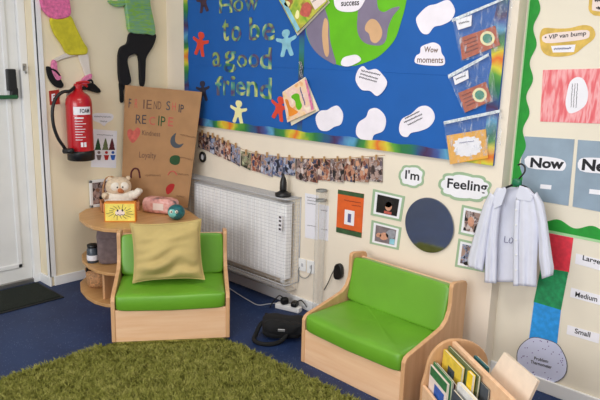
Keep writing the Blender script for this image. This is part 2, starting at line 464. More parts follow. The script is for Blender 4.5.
# door with its panic bar
d1 = struct(B().box(-1.96, -1.008, .165, .2, .03, 2.05), 'door_1', 'upvc', bevel=.004)
b = B(); b.box(-1.008, -.958, .14, .2, 0, 2.12); b.box(-2.02, -1.96, .14, .2, 0, 2.12); b.box(-2.02, -.958, .14, .2, 2.06, 2.12)
b.build('door_frame', 'white_gloss', d1, bevel=.005)
B().box(-1.96, -1.008, .15, .2, 0, .03).build('threshold', 'steel', d1, bevel=.003)
b = B(); X0, X1 = -1.86, -1.075
b.box(X0, X0+.03, .155, .166, .12, 1.97).box(X1-.03, X1, .155, .166, .12, 1.97).box(X0, X1, .155, .166, .12, .15).box(X0, X1, .155, .166, 1.94, 1.97)
b.build('panel_bead', 'white_gloss', d1, bevel=.005)
b = B(); b.flat(LW, [(7.5, 69), (16, 69), (18, 90), (9, 91)], .0, .05); b.flat(LW, [(12, 88), (18.5, 88), (19, 98), (12, 99)], .01, .05)
b.build('bar_end_block', 'black_plastic', d1, bevel=.006)
e = LW.pt(17, 97, .05); b = B(); b.tube([e, (-1.9, e.y, e.z)], .013, 12); b.build('push_bar', 'door_green', d1, smooth=True)
e = Plane((-.958, 0, 0), (0, 1, 0), (0, 0, 1))
h = thing('wall_hook', 'small bare metal hook screwed to the white door frame', 'hook', LW.pt(24.5, 71, .03))
p = LW.pt(24.5, 66, .03); b = B(); b.tube(spline([p, p+V((0, -.02, -.01)), p+V((0, -.025, -.035)), p+V((.0, -.012, -.045)), p+V((0, -.004, -.03))], 4), .004, 8); b.build('hook', 'steel', h, smooth=True)
b = B(); b.box(p.x-.012, p.x+.012, .139, .1425, p.z-.03, p.z+.015); b.build('back_plate', 'steel', h)

# ================================================================== door mat
t = thing('door_mat', 'dark green-black ribbed door mat on the blue floor by the white door', 'mat', (-1.45, -.05, 0))
B().box(-1.9, -.995, -.255, .125, 0, .006).build('rubber_edge', 'mat_rubber', t, bevel=.002)
b = B().box(-1.88, -1.015, -.235, .105, .006, .011)
for i in range(20):
    y = -.23+i*.0172; b.box(-1.88, -1.015, y, y+.008, .011, .0135)
b.build('fibre_pile', 'mat_fibre', t)

# ================================================================== fire extinguisher
ec = V((-.757, -.105, .85)); t = thing('fire_extinguisher', 'red fire extinguisher with black hose hung on the cream wall', 'fire extinguisher', ec)
R = .082
prof = [(R*.98, .03), (R, .05), (R, .36), (R*.96, .39), (R*.82, .415), (R*.5, .435), (.03, .445), (.024, .46)]
B().lathe(prof, ec, seg=36).build('body', 'red_metal', t, smooth=True)
B().lathe([(R*.9, 0), (R*1.04, .005), (R*1.05, .05), (R*1.05, .062), (R*1.0, .066)], ec, seg=36).build('base_skirt', 'black_plastic', t, smooth=True)
def curved(b, a0, a1, z0, z1, r, n=10):
    def fn(i, j):
        q = a0+(a1-a0)*i; return ec+V((math.sin(q)*r, -math.cos(q)*r, z0+(z1-z0)*j))
    return b.grid(fn, n, 1)
va = math.atan2(CAM.x-ec.x, -(CAM.y-ec.y))
lb = B(); curved(lb, va-.42, va+.95, .3, .35, R+.0012); lab = lb.build('name_band', 'white_card', t, label='white name band on the red cylinder')
vs, fs = text_geo('FOAM', .02); w = max(v.x for v in vs)
def wrap(vs, q0, qw, z0, hs):
    return [ec+V((math.sin(q0+v.x/w*qw)*(R+.0022), -math.cos(q0+v.x/w*qw)*(R+.0022), z0+v.y*hs)) for v in vs]
b = B(); b.add(wrap(vs, va+.05, .75, .312, .036), fs); b.build('lettering', 'ink', lab)
b = B()
for i in range(9):
    q1 = va-.35+random.uniform(.5, 1.0); z = .275-i*.017; curved(b, va-.35, q1, z, z+(.009 if i == 0 else .004), R+.0012, 8)
curved(b, va+.02, va+.2, .095, .125, R+.0012, 4); curved(b, va+.26, va+.44, .095, .125, R+.0012, 4)
b.build('instruction_print', 'white_card', t)
top = ec+V((0, 0, .46))
b = B(); b.lathe([(.022, -.01), (.026, 0), (.026, .025), (.016, .03)], top, seg=16); b.box(top.x-.02, top.x+.06, top.y-.012, top.y+.012, top.z+.022, top.z+.032)
b.build('valve', 'red_metal', t, bevel=.002)
b = B(); b.tube(spline([top+V((-.01, 0, .034)), top+V((.03, 0, .042)), top+V((.06, -.005, .042)), top+V((.075, -.005, .038))], 4), .008, 8)
b.tube(spline([top+V((.0, 0, .03)), top+V((.04, 0, .024)), top+V((.065, 0, .012))], 4), .007, 8); b.build('handle', 'red_metal', t, smooth=True)
P = Plane((0, ec.y, 0), (1, 0, 0), (0, 0, 1))
hp = [top+V((-.02, 0, .012))]+[P.pt(x, y, .02) for x, y in ((70, 91), (63, 92), (56, 98), (52.5, 110), (53.5, 125), (58, 138), (64, 147), (66.5, 151))]
B().tube(spline(hp, 6), .0105, 10).build('hose', 'black_plastic', t, smooth=True)
b = B(); b.tube([P.pt(64, 151, .03), P.pt(73, 151, .09)], .018, 10); b.build('nozzle', 'black_plastic', t, smooth=True)
b = B(); b.box(ec.x-.03, ec.x+.03, -.02, 0, ec.z+.3, ec.z+.44); b.box(ec.x-.012, ec.x+.012, ec.y, -.01, ec.z+.425, ec.z+.437); b.build('wall_bracket', 'steel', t)
b = B(); b.flat(EW, [(49, 91), (59, 89.5), (60, 104), (50, 105)], .001, .004)
s = b.build('fire_point_sign', 'red_sign', label='small red fire sign on the wall behind the extinguisher hose', cat='sign')
b = B(); b.flat(EW, [(51.5, 94), (55, 93.5), (55, 95), (53, 95.3), (53, 96.5), (54.6, 96.2), (54.6, 97.6), (53, 98), (53, 101), (51.7, 101.2)], .004, .0048); b.build('pictogram', 'white_card', s)

# ================================================================== wall figures made of clothes
def puff(name, m, px, o0, o1, parent, pl=EW, bev=.008):
    return B().flat(pl, px, o0, o1).build(name, m, parent, bevel=bev, seg=3)
t = thing('clothes_figure', 'wall figure in pink top and yellow skirt with black shoes', 'wall figure', EW.pt(62, 95, .01))
puff('top', 'pink_knit', smooth_loop([(37, -14), (68, -14), (70, 0), (71, 15), (60, 19), (52, 18), (44, 10), (41, 0)], 4), .004, .035, t)
puff('skirt', 'skirt_yellow', smooth_loop([(51, 18), (62, 19), (71, 16), (77, 28), (84, 42), (88, 48), (87, 54), (78, 55), (68, 54), (62, 44), (54, 32)], 4), .004, .03, t)
puff('leg', 'pale_legging', smooth_loop([(68, 53), (77, 55), (66, 58), (58, 61), (54, 64), (52, 61), (58, 57)], 4), .003, .018, t, bev=.005)
puff('leg', 'pale_legging', smooth_loop([(79, 55), (88, 54), (90, 66), (91, 76), (87, 78), (83, 68)], 4), .003, .02, t, bev=.005)
puff('sock', 'sock_pink', smooth_loop([(53, 60), (57, 62), (58, 70), (62, 78), (57, 80), (52, 70)], 4), .005, .026, t, bev=.005)
puff('sock', 'sock_pink', smooth_loop([(86, 76), (92, 74), (91, 80), (84, 86), (77, 88), (80, 83)], 4), .005, .026, t, bev=.005)
puff('shoe', 'black_fabric', smooth_loop([(47, 67), (52, 68), (58, 74), (60, 78), (64, 85), (61, 88), (55, 86), (49, 78)], 4), .003, .02, t, bev=.005)
b = B(); b.tube(spline([EW.pt(51, 69, .02), EW.pt(56, 71, .034), EW.pt(60, 76, .02)], 5), .006, 6); b.tube(spline([EW.pt(84, 83, .02), EW.pt(91, 80, .034), EW.pt(93, 84, .02)], 5), .006, 6)
b.build('shoe_strap', 'black_fabric', t)
puff('shoe', 'black_fabric', smooth_loop([(77, 87), (84, 86), (92, 83), (97, 86), (101, 91), (98, 93), (88, 90), (80, 90)], 4), .003, .022, t, bev=.005)
t = thing('clothes_figure', 'wall figure in green striped top and black trousers', 'wall figure', EW.pt(137, 95, .01))
puff('top', 'striped_green', smooth_loop([(124, -14), (148, -14), (151, 5), (156, 33), (147, 34), (131, 32), (128, 18), (126, 4)], 4), .004, .04, t)
puff('sleeve', 'striped_green', smooth_loop([(110, 0), (118, 1), (126, -4), (126, 4), (119, 7), (112, 4)], 4), .003, .035, t)
puff('trousers', 'black_cloth', smooth_loop([(131, 33), (144, 34.5), (156, 34), (154, 45), (147, 57), (146, 66), (145, 84), (141, 84), (139, 56), (130, 56), (128, 62), (130, 72), (131, 83), (121, 84), (119, 60), (121, 48), (128, 43)], 4), .004, .032, t)
puff('shoe', 'black_fabric', smooth_loop([(120, 82), (126, 83), (128, 86), (124, 90), (124, 101), (121, 102), (120.5, 92)], 3), .003, .022, t, bev=.004)

# ================================================================== papers by the extinguisher
s = B().flat(EW, smooth_loop([(93, 114), (102, 113), (112, 114), (113, 119), (107, 123), (104, 126), (100, 123), (93, 120)], 3), .0005, .002).build('paper_tag', 'white_paper', label='small cloud-shaped handwritten paper above the poster of little figures', cat='paper')
b = B(); scrawl(b, EW, (94, 116.5), (111, 117), .8, .003, .0014); scrawl(b, EW, (100, 121), (107, 121.5), .8, .003, .0014); b.build('handwriting', 'ink_soft', s)
s = B().flat(EW, [(93, 129), (117, 131), (116, 168), (91, 167)], .0005, .002).build('figure_poster', 'white_paper', label='white poster of small trees and people beside the extinguisher', cat='poster')
b = B(); scrawl(b, EW, (97, 134.5), (113, 135.5), .6, .003, .0012); b.build('handwriting', 'ink_soft', s)
for i, (x, m) in enumerate(((98, 'apple_green'), (105.5, 'book_olive'), (112, 'arch_maroon'))):
    B().flat(EW, [(x-3.4, 150), (x-2, 146), (x-2.4, 146), (x-.3, 138.5), (x+.5, 138.5), (x+2.4, 146), (x+2, 146), (x+3.2, 150)], .002, .0026).build('printed_tree', m, s)
for i, (x, m) in enumerate(((99, 'pouch_grey'), (106.5, 'drop_red'), (113, 'book_blue'))):
    b = B(); b.flat(EW, ell_px(x, 152.5, 1.5, 1.5, 12), .002, .003); b.flat(EW, [(x-2.6, 155), (x+2.6, 155), (x+1.4, 160), (x-1.4, 160)], .002, .0026); b.build('printed_person', m, s)

# ================================================================== corner shelf and what stands on it
TZ = .5
t = thing('corner_shelf', 'curved three-tier wooden corner shelf behind the armchair', 'shelf', (-.45, -.45, 0))
side = [(-.70, -.03), (-.80, -.12), (-.86, -.24), (-.893, -.38), (-.897, -.48), (-.875, -.57), (-.83, -.63), (-.79, -.655)]
front = [(-.42, -.925), (-.3, -.78), (-.22, -.56), (-.185, -.42), (-.18, -.03)]
out = side+front
for nm, z0, z1, k in (('bottom_shelf', .0, .022, 1.03), ('middle_shelf', .2, .219, .99), ('table_top', .478, .5, 1.0)):
    B().prism([((x+.45)*k-.45, (y+.45)*k-.45, z0) for x, y in out], (0, 0, z1-z0)).build(nm, 'shelf_oak', t, bevel=.003)
def panel(p, q, z0, z1, th=.018):
    p = V((p[0], p[1], 0)); q = V((q[0], q[1], 0)); d = (q-p).normalized(); n = V((-d.y, d.x, 0))*th/2
    return B().prism([p-n+V((0, 0, z0)), q-n+V((0, 0, z0)), q+n+V((0, 0, z0)), p+n+V((0, 0, z0))], (0, 0, z1-z0))
for z0, z1 in ((.022, .2), (.219, .478)):
    if z0 < .1: panel((-.855, -.50), (-.42, -.4), z0, z1).build('divider', 'beech_upright', t, bevel=.002)
    panel((-.79, -.64), (-.43, -.93), z0, z1).build('back_panel', 'beech_upright', t, bevel=.002)

# cardboard sign
BR = fl(187.5, 208, TZ+.002); TR = V((-.072, -.484, 0)); TR = DW.pt(202, 92, .072); TL = EW.pt(125, 85, .04)
u = (TR-TL).normalized(); nn = (TR-TL).cross(BR-TL).normalized()
if nn.dot(CAM-TL) < 0: nn = -nn
SP = Plane(TL, u, nn.cross(u)); 
bl = CAM; r = ray(121.5, 203)
BL = SP.pt(121, 203)
k_ = (TZ+.003-BL.z)/(TL.z-BL.z); BL = BL+(TL-BL)*max(k_, 0) if BL.z < TZ+.003 else BL
s = B().prism([BL, BR, TR, TL], -SP.n*.005).build('cardboard_sign', 'cardboard', label='brown cardboard friendship recipe sign standing on the corner shelf', cat='sign')
def dr(px, m, nm): return B().flat(SP, px, .0002, .0012).build(nm, m, s)
for st, p0, p1, h, bo, m in (('F', (128.5, 107.5), (131, 107.8), 9, 0, 'ink_soft'), ('R', (134.5, 108), (137.5, 108.2), 9, 0, 'heart_red'), ('IE', (143, 108.6), (151.5, 109), 9, 0, 'ink_brown'), ('ND', (153.5, 109), (161, 109.6), 8, 0, 'ink_brown'), ('S', (166, 110), (170, 110.3), 9, 0, 'moon_grey'), ('H', (172, 110.4), (175.5, 110.6), 8, 0, 'heart_red'), ('IP', (178.5, 112), (183.5, 113), 8, .01, 'ink_soft'),
                         ('RE', (135.5, 123.5), (146, 124), 9, 0, 'ink_soft'), ('C', (149, 124.5), (155, 125), 8, 0, 'heart_red'), ('IP', (158, 125.5), (165, 127), 10, 0, 'apple_green'), ('E', (168, 126), (173, 126.5), 9, 0, 'heart_red')):
    b = B(); put_text(b, st, SP, p0, p1, h, .0015, bo); b.build('hand_lettering', m, s)
for st, p0, p1, h in (('Kindness', (142, 135), (160, 136.5), 5), ('Loyalty', (139, 157.5), (156, 158.5), 6)): put_text(B(), st, SP, p0, p1, h, .0015, 0).build('handwriting', 'ink_brown', s)
for p0, p1 in (((180, 134.5), (196, 138)), ((180, 157), (193, 160)), ((145, 175.5), (161, 175.5)), ((178, 174), (189, 175)), ((176, 196), (184, 197))): scrawl(B(), SP, p0, p1, 1.2, .002, .0011).build('handwriting', 'ink_brown', s)
dr(smooth_loop([(133, 143), (128, 137), (127.5, 131), (130.5, 129), (133.5, 131), (137, 127.5), (140, 129.5), (139.5, 135)], 4), 'heart_red', 'heart_drawing')
dr(smooth_loop([(176, 133), (171.5, 137), (170.5, 143), (174, 147.5), (180, 147.5), (183.5, 143.5), (179, 144.5), (175.5, 142), (175, 137)], 4), 'moon_grey', 'moon_drawing')
dr(smooth_loop([(170, 158), (173, 155.5), (178, 155.5), (180, 158), (179, 163.5), (174.5, 165), (170, 162.5)], 4), 'apple_green', 'apple_drawing')
dr(smooth_loop([(166.5, 193.5), (166, 188), (170, 184), (174.5, 184.5), (173, 190), (169, 194)], 4), 'drop_red', 'balloon_drawing')
b = B(); b.tube(spline([SP.pt(x, y, .002) for x, y in ((131, 178), (131.5, 172), (134.5, 168.5), (138.5, 170), (140, 178))], 5), .006, 6); b.build('arch_drawing', 'arch_maroon', s)
b = B(); b.tube(spline([SP.pt(x, y, .002) for x, y in ((168, 175), (170, 172), (174, 171.5), (177, 175))], 5), .004, 6); b.build('arch_drawing', 'heart_red', s)

# framed picture behind the toy
P = Plane((0, -.03, 0), (1, 0, 0), (0, 0, 1))
t = thing('framed_photo', 'white picture frame standing on the corner shelf behind the soft toy', 'picture frame', (-.53, -.03, TZ))
xs0, xs1 = -.665, -.425
b = B(); b.box(xs0, xs0+.02, -.03, -.015, TZ, .69); b.box(xs1-.02, xs1, -.03, -.015, TZ, .69); b.box(xs0, xs1, -.03, -.015, TZ, TZ+.02); b.box(xs0, xs1, -.03, -.015, .67, .69); b.build('frame', 'white_gloss', t, bevel=.003)
B().box(xs0+.02, xs1-.02, -.024, -.016, TZ+.02, .67).build('photo', 'print_dusky', t)
# peach box
bc = V((-.535, -.185, TZ)); rz = -.42; t = thing('storage_box', 'shallow peach wooden box holding the cream soft toy', 'box', bc, rz)
W2, D2, H2 = .125, .075, .06
b = B(); b.box(-W2, W2, -D2, -D2+.008, 0, H2).box(-W2, W2, D2-.008, D2, 0, H2).box(-W2, -W2+.008, -D2, D2, 0, H2).box(W2-.008, W2, -D2, D2, 0, H2).box(-W2, W2, -D2, D2, 0, .008)
b.build('tray', 'box_peach', t, local=True, bevel=.002)
b = B(); b.tube(spline([(-.1, .07, .05), (-.098, .07, .14), (-.08, .07, .2), (-.05, .07, .215), (-.02, .07, .2), (-.005, .07, .12), (-.005, .07, .05)], 5), .005, 8); b.build('loop_handle', 'wicker_tan', t, local=True, smooth=True)
# plush
pc = bc+V((0, 0, .0095)); t = thing('soft_toy', 'cream plush animal with white eyes and orange nose sitting in the peach box', 'soft toy', pc, rz)
Z = V((0, 0, 1)); Xa = V((1, 0, 0)); Ya = V((0, 1, 0))
B().sup((0, .0, .065), Xa*.1, Ya*.06, Z*.062, .9).sup((0, -.01, .085), Xa*.11, Ya*.05, Z*.045, 1).build('body', 'plush_white', t, local=True, smooth=True)
B().sup((-.005, -.004, .15), Xa*.085, Ya*.062, Z*.067, .95).build('head', 'plush_cream', t, local=True, smooth=True)
for x in (-.03, .025): B().sup((x, -.054, .158), Xa*.032, Ya*.014, Z*.03).build('eye_patch', 'plush_white', t, local=True, smooth=True)
for x in (-.02, .015): B().sup((x, -.067, .156), Xa*.005, Ya*.004, Z*.006).build('eye', 'black_plastic', t, local=True, smooth=True)
b = B(); b.sup((-.003, -.067, .133), Xa*.016, Ya*.014, Z*.016); b.sup((.01, -.064, .126), Xa*.012, Ya*.011, Z*.012); b.build('nose', 'plush_nose', t, local=True, smooth=True)
for sx in (-1, 1): B().sup((sx*.06, .0, .203), Xa*.016, Ya*.012, Z*.016).build('ear', 'plush_cream', t, local=True, smooth=True)
B().tube(spline([(.06, -.02, .085), (.1, -.03, .095), (.125, -.03, .115), (.14, -.02, .11)], 5), [.034]+[.032]*5+[.026]*5+[.018]*4+[.012], 10).build('arm', 'plush_white', t, local=True, smooth=True)
B().tube(spline([(-.075, -.02, .085), (-.1, -.045, .1), (-.09, -.06, .095)], 5), .022, 10).build('arm', 'plush_cream', t, local=True, smooth=True)
# yellow card box
bp = fl(104.5, 222, TZ); bq = fl(136, 222, TZ); mid = (bp+bq)/2; dv = bq-bp; rz = math.atan2(dv.y, dv.x); hw = dv.length/2
t = thing('craft_box', 'yellow card box with a scribbled face in front of the soft toy', 'box', mid, rz)
B().box(-hw, hw, 0, .06, 0, .125).build('box', 'box_orange', t, local=True, bevel=.004)
f = B().box(-hw+.007, hw-.007, -.0015, .001, .007, .118).build('front_paper', 'box_yellow', t, local=True)
WORLD[f] = WORLD[t]
b = B(); rd = random.Random(3)
for i in range(16):
    q = 2*PI*i/16; r0 = .03+rd.uniform(0, .008); r1 = .05+rd.uniform(0, .02)
    b.tube([(math.cos(q)*r0*1.2, -.003, .063+math.sin(q)*r0*.7), (math.cos(q+.15)*r1*1.25, -.003, .063+math.sin(q+.15)*r1*.8)], .0013, 4)
b.tube(spline([(-.03, -.003, .05), (-.02, -.003, .043), (-.01, -.003, .05), (0, -.003, .043), (.01, -.003, .05), (.02, -.003, .044), (.03, -.003, .052)], 4), .0016, 4)
b.sup((-.014, -.002, .074), Xa*.006, Ya*.002, Z*.008); b.sup((.016, -.002, .076), Xa*.006, Ya*.002, Z*.008)
b.build('face_drawing', 'ink_soft', f, local=True)
b = B(); b.sup((0, -.0015, .06), Xa*.03, Ya*.0012, Z*.02, nu=6); b.build('face_patch', 'gold_inner', f, local=True)
# pink parcel
pp = fl(141, 213, TZ); pq = fl(174, 216, TZ); mid = (pp+pq)/2; dv = pq-pp; dv.z = 0
t = thing('wrapped_parcel', 'shiny pink and grey wrapped parcel lying by the cardboard sign', 'parcel', V((mid.x, mid.y, TZ)), math.atan2(dv.y, dv.x))
L2 = dv.length/2
def crum(q, p): return q+V((0, 0, 1))*noise.noise(q*38)*.007+V((0, 1, 0))*noise.noise(q*31+V((4, 4, 4)))*.006
B().sup((0, .05, .055), Xa*L2, Ya*.05, Z*.052, .45, .4, fn=crum).build('wrapping', 'parcel_wrap', t, local=True, smooth=True)
B().box(-.03, .045, -.003, .0, .03, .075).build('gift_label', 'gold_inner', t, local=True)
# teal ball toy
tc = fl(176.5, 219.5, TZ); t = thing('ball_toy', 'small round teal owl-like toy on the shelf edge', 'toy', V((tc.x, tc.y, TZ)), -.75)
B().sup((0, 0, .05), Xa*.055, Ya*.052, Z*.05).build('body', 'teal_toy', t, local=True, smooth=True)
b = B(); b.sup((-.015, -.03, .05), Xa*.034, Ya*.026, Z*.03); b.build('face', 'teal_face', t, local=True, smooth=True)
for x in (-.026, .008): B().sup((x, -.053, .063), Xa*.01, Ya*.005, Z*.01).build('eye_white', 'plush_white', t, local=True, smooth=True)
for x in (-.024, .01): B().sup((x, -.057, .063), Xa*.005, Ya*.003, Z*.005).build('pupil', 'black_plastic', t, local=True, smooth=True)
# middle shelf: jar + pouch
jz = .219; jc = fl(93, 262, jz); t = thing('jar', 'dark lidded jar with a white label on the middle shelf', 'jar', jc)
B().lathe([(.034, 0), (.036, .005), (.036, .085), (.03, .095), (.03, .1)], jc, seg=24).build('glass', 'jar_dark', t, smooth=True)
B().lathe([(.032, .1), (.033, .102), (.033, .118), (.03, .12)], jc, seg=24).build('lid', 'black_plastic', t, smooth=True)
B().lathe([(.0365, .018), (.0368, .02), (.0368, .05), (.0365, .052)], jc, seg=24).build('paper_label', 'white_card', t, smooth=True)
kc = fl(107.5, 266, jz)+V((.04, .04, 0)); t = thing('fabric_pouch', 'grey-brown fabric pouch standing on the middle shelf', 'pouch', V((kc.x, kc.y, jz+.002)), -.5)
def sag(q, p): return q+V((noise.noise(q*20)*.006, noise.noise(q*18+V((3, 1, 2)))*.006, 0))
B().sup((0, 0, .115), Xa*.075, Ya*.04, Z*.115, .35, .5, fn=sag).build('bag', 'pouch_grey', t, local=True, smooth=True)
B().sup((-.0, -.035, .2), Xa*.07, Ya*.012, Z*.03, .4, .6).build('flap', 'pouch_grey', t, local=True, smooth=True)
# bottom shelf: basket
kc = fl(97, 288, .022)+V((.03, .04, 0)); kc.z = .0235; t = thing('wicker_basket', 'small tan wicker basket on the bottom shelf', 'basket', kc, -.4)
b = B(); b.lathe([(.055, 0), (.068, .02), (.073, .06), (.075, .115), (.069, .115), (.064, .03), (.05, .01)], (0, 0, 0), seg=28)
b.build('weave', 'wicker_tan', t, local=True, smooth=True)
b = B(); b.tube([V((math.cos(q)*.074, math.sin(q)*.074, .116)) for q in (2*PI*i/28 for i in range(28))], .006, 8, True); b.build('rim', 'wicker_tan', t, local=True, smooth=True)
b = B(); b.tube(spline([(-.07, -.03, .115), (-.06, -.05, .145), (-.02, -.06, .15), (.02, -.06, .14), (.03, -.07, .115)], 5), .008, 8); b.build('dark_strap', 'black_fabric', t, local=True, smooth=True)

# ================================================================== armchairs
def armchair(loc, rz, W, label):
    t = thing('wooden_armchair', label, 'armchair', loc, rz, 'green padded wooden armchairs')
    D = .475; h = W/2
    prof = smooth_side = [(0, 0), (D, 0), (D, .49), (D-.012, .507), (D-.05, .513), (D-.1, .52), (D-.125, .515), (D-.13, .5), (D-.13, .42), (D-.135, .385), (D-.155, .345), (D-.19, .318), (D-.25, .303), (.1, .275), (.035, .262), (.012, .252), (0, .232)]
    for sx in (-1, 1):
        B().prism([(sx*h-(.022 if sx > 0 else 0), y, z) for y, z in prof], (.022, 0, 0)).build('side_panel', 'beech_upright', t, local=True, bevel=.004, seg=3)
    i = h-.022
    B().box(-i, i, .004, .022, 0, .18).build('front_panel', 'beech', t, local=True, bevel=.002)
    B().box(-i, i, D-.05, D-.032, .14, .487).build('back_panel', 'beech', t, local=True, bevel=.003)
    B().box(-i, i, .022, D-.05, .15, .168).build('seat_base', 'beech', t, local=True)
    def sagc(q, p):
        k = (1-(q.x/i)**2); f = max(0, 1-(q.y/.2))
        return q+V((0, -.006*k*f, -.006*k*f*(1 if p.z < 0 else 1.4)+noise.noise(V((q.x*11+q.y*6, q.y*16, 0)))*.009*(p.z > 0)))
    B().sup((0, .207, .222), Xa*(i-.001), Ya*.214, Z*.05, .26, .1, 18, 64, sagc).build('seat_cushion', 'seat_green', t, local=True, smooth=True)
    a = V((0, .05, .23)).normalized(); n = V((0, -a.z, a.y))
    def puffb(q, p): return q+n*(noise.noise(V((q.x*7, q.z*9, 1)))*.004)
    B().sup((0, .366, .38), Xa*(i-.001), n*.034, a*.118, .13, .16, 22, 64, puffb).build('back_cushion', 'seat_green', t, local=True, smooth=True)
    return t
A1 = V((-1.116, -1.071, 0)); B1 = V((-.63, -1.443, 0)); d = (B1-A1).normalized(); mid = (A1+B1)/2
RZ1 = math.atan2(d.y, d.x)
mid = mid-d*.006-V((.608, .794, 0))*.008
ch1 = armchair(V((mid.x, mid.y, .012)), RZ1, .63, 'green padded wooden armchair with the beige cushion, set across the corner')
A2 = V((-.535, -1.899, 0)); d2 = V((-.041, -.999, 0)); mid2 = A2+d2*.322
armchair(mid2, math.atan2(d2.y, d2.x), .645, 'empty green padded wooden armchair against the wall under the round mirror')
# beige cushion
M1 = WORLD[ch1]
t = thing('cushion', 'plump beige square cushion leaning on the back of the corner armchair', 'cushion', M1 @ V((-.015, .165, .285)), RZ1)
up = V((0, .36, 1)).normalized(); nr = V((0, -up.z, up.y))
def cush(side):
    def fn(i, j):
        u_, v_ = i*2-1, j*2-1
        edge = (1-abs(u_)**2.6)*(1-abs(v_)**2.6)
        th = .08*max(edge, 0)**.5
        x = u_*(.19+.010*abs(v_)**3-.006*(1-v_*v_)); y = v_*(.152+.016*abs(u_)**3)
        wr = noise.noise(V((x*7+y*9, y*26-x*7, side)))*.012+noise.noise(V((x*9, y*11, 4)))*.01
        if v_ < .3: wr += .017*math.sin(y*70-x*16+2.6*noise.noise(V((x*8, y*5, 9))))*(1-abs(u_)**3)*(.3-v_)
        fold = .008*math.sin(x*60+y*20)*max(0, v_-.55)
        x, y = x*.98-y*.05, y*1.0+x*.05*(.4+.6*j)
        return V((x-.008, 0, 0))+up*(y+.163)+nr*(side*(th+(wr+fold)*min(1, edge*3))+.025)
    return fn
b = B(); b.grid(cush(1), 40, 40); b.grid(lambda i, j: cush(-1)(1-i, j), 40, 40)
o = b.build('cover', 'cushion_fabric', t, local=True, smooth=True)
b = B(); pts = []
for k in range(160):
    q = k/160*4; sgm = int(q); f_ = q-sgm
    i, j = [(f_, 0), (1, f_), (1-f_, 1), (0, 1-f_)][sgm]; pts.append(cush(1)(i, j))
b.tube(pts, .004, 6, True); b.build('piping', 'cushion_fabric', t, local=True, smooth=True)

# ================================================================== rug
t = thing('shaggy_rug', 'olive green shaggy rug on the blue floor in front of the armchairs', 'rug', (-1.6, -2.1, 0))
RX0, RX1, RY0, RY1 = -1.92, -.66, -2.52, -1.075
B().box(RX0, RX1, RY0, RY1, .001, .011).build('backing', 'rug_wool', t, bevel=.003)
inv1 = M1.inverted(); rb = B(); rd = random.Random(11)
vs = []; fs = []
for k in range(85000):
    x = rd.uniform(RX0, RX1+.004); y = rd.uniform(RY0, RY1+.004)
    
    q = inv1 @ V((x, y, 0))
    if -.34 < q.x < .34 and -.014 < q.y < .5: continue
    hgt = rd.uniform(.012, .026)*(.45 if -.1 < q.y < 0 and abs(q.x) < .36 else 1); an = rd.uniform(0, 2*PI); cl = noise.noise(V((x*26, y*26, 0)))*5
    tl = rd.uniform(.3, 1.5); dx, dy = math.cos(an*.5+cl)*tl*hgt, math.sin(an*.5+cl)*tl*hgt
    if q.y < 0 and -.36 < q.x < .36 and q.y > -.05: dx, dy = -abs(dx)*.4*.6, -abs(dy)*.4
    w = rd.uniform(.0013, .0026); wx, wy = -math.sin(an)*w, math.cos(an)*w; n0 = len(vs)
    vs += [(x-wx, y-wy, .011), (x+wx, y+wy, .011), (x+dx*.45+wx, y+dy*.45+wy, .011+hgt*.65), (x+dx*.45-wx, y+dy*.45-wy, .011+hgt*.65), (x+dx, y+dy, .011+hgt)]
    fs += [(n0, n0+1, n0+2, n0+3), (n0+3, n0+2, n0+4)]
rb.v = [V(p) for p in vs]; rb.f = fs
rb.build('pile', 'rug_wool', t, kind='stuff')

# ================================================================== radiator + guard
t = thing('radiator', 'white panel radiator behind the wire guard', 'radiator', (-.06, -.9, .15))
b = B(); b.box(-.085, -.035, -1.335, -.42, .185, .665)
for i in range(24):
    y = -.44-i*.0372; b.box(-.089, -.085, y-.024, y, .2, .65)
b.build('panel', 'radiator_paint', t, bevel=.004)
b = B(); b.box(-.085, -.02, -1.335, -.42, .665, .672); b.build('top_grille', 'guard_wire', t)
b = B(); b.tube([(-.06, -1.29, .186), (-.06, -1.29, .15), (-.045, -1.29, .14), (-.002, -1.29, .14)], .009, 10); b.lathe([(.012, 0), (.016, .004), (.016, .03), (.012, .034)], (-.06, -1.29, .15), seg=14); b.build('valve', 'white_gloss', t, smooth=True)
b = B(); b.box(-.036, -.001, -.6, -.56, .3, .6); b.build('bracket', 'guard_wire', t)
t = thing('radiator_guard', 'white wire mesh guard around the radiator', 'radiator guard', (-.07, -.87, .12))
gy0, gy1, gx, gz0, gz1 = -.29, -1.375, -.122, .165, .706
b = B(); nrow = 25
for i in range(nrow+1):
    z = gz0+(gz1-gz0)*i/nrow
    b.tube([(gx, gy0, z), (gx, gy1+.025, z), (gx+.008, gy1+.007, z), (gx+.03, gy1, z), (-.002, gy1, z)], .001, 4)
for i in range(17):
    y = gy0-(gy0-gy1-.02)*i/16; b.tube([(gx, y, gz0-.04), (gx, y, gz1)], .001, 4)
for x in (-.03, -.06, -.09): b.tube([(x, gy1, gz0-.03), (x, gy1, gz1)], .0013, 4)
b.build('front_mesh', 'guard_wire', t)
b = B()
for i in range(9): x = gx+(-.006-gx)*i/8; b.tube([(x, gy0, gz1), (x, gy1+.01, gz1)], .0014, 4)
for i in range(40): y = gy0-(gy0-gy1-.01)*i/39; b.tube([(gx, y, gz1), (-.002, y, gz1)], .0011, 4)
b.build('top_mesh', 'guard_wire', t)
b = B()
for i in range(6):
    q = i/5*PI/2; x = gx+.05*(1-math.cos(q)); z = gz0-.05*math.sin(q); b.tube([(x, gy0, z), (x, gy1+.01, z)], .002, 4)
for i in range(60):
    y = gy0-(gy0-gy1-.01)*i/59; b.tube([(gx, y, gz0), (gx+.015, y, gz0-.035), (gx+.05, y, gz0-.05)], .0016, 4)
b.build('bottom_mesh', 'guard_wire', t)
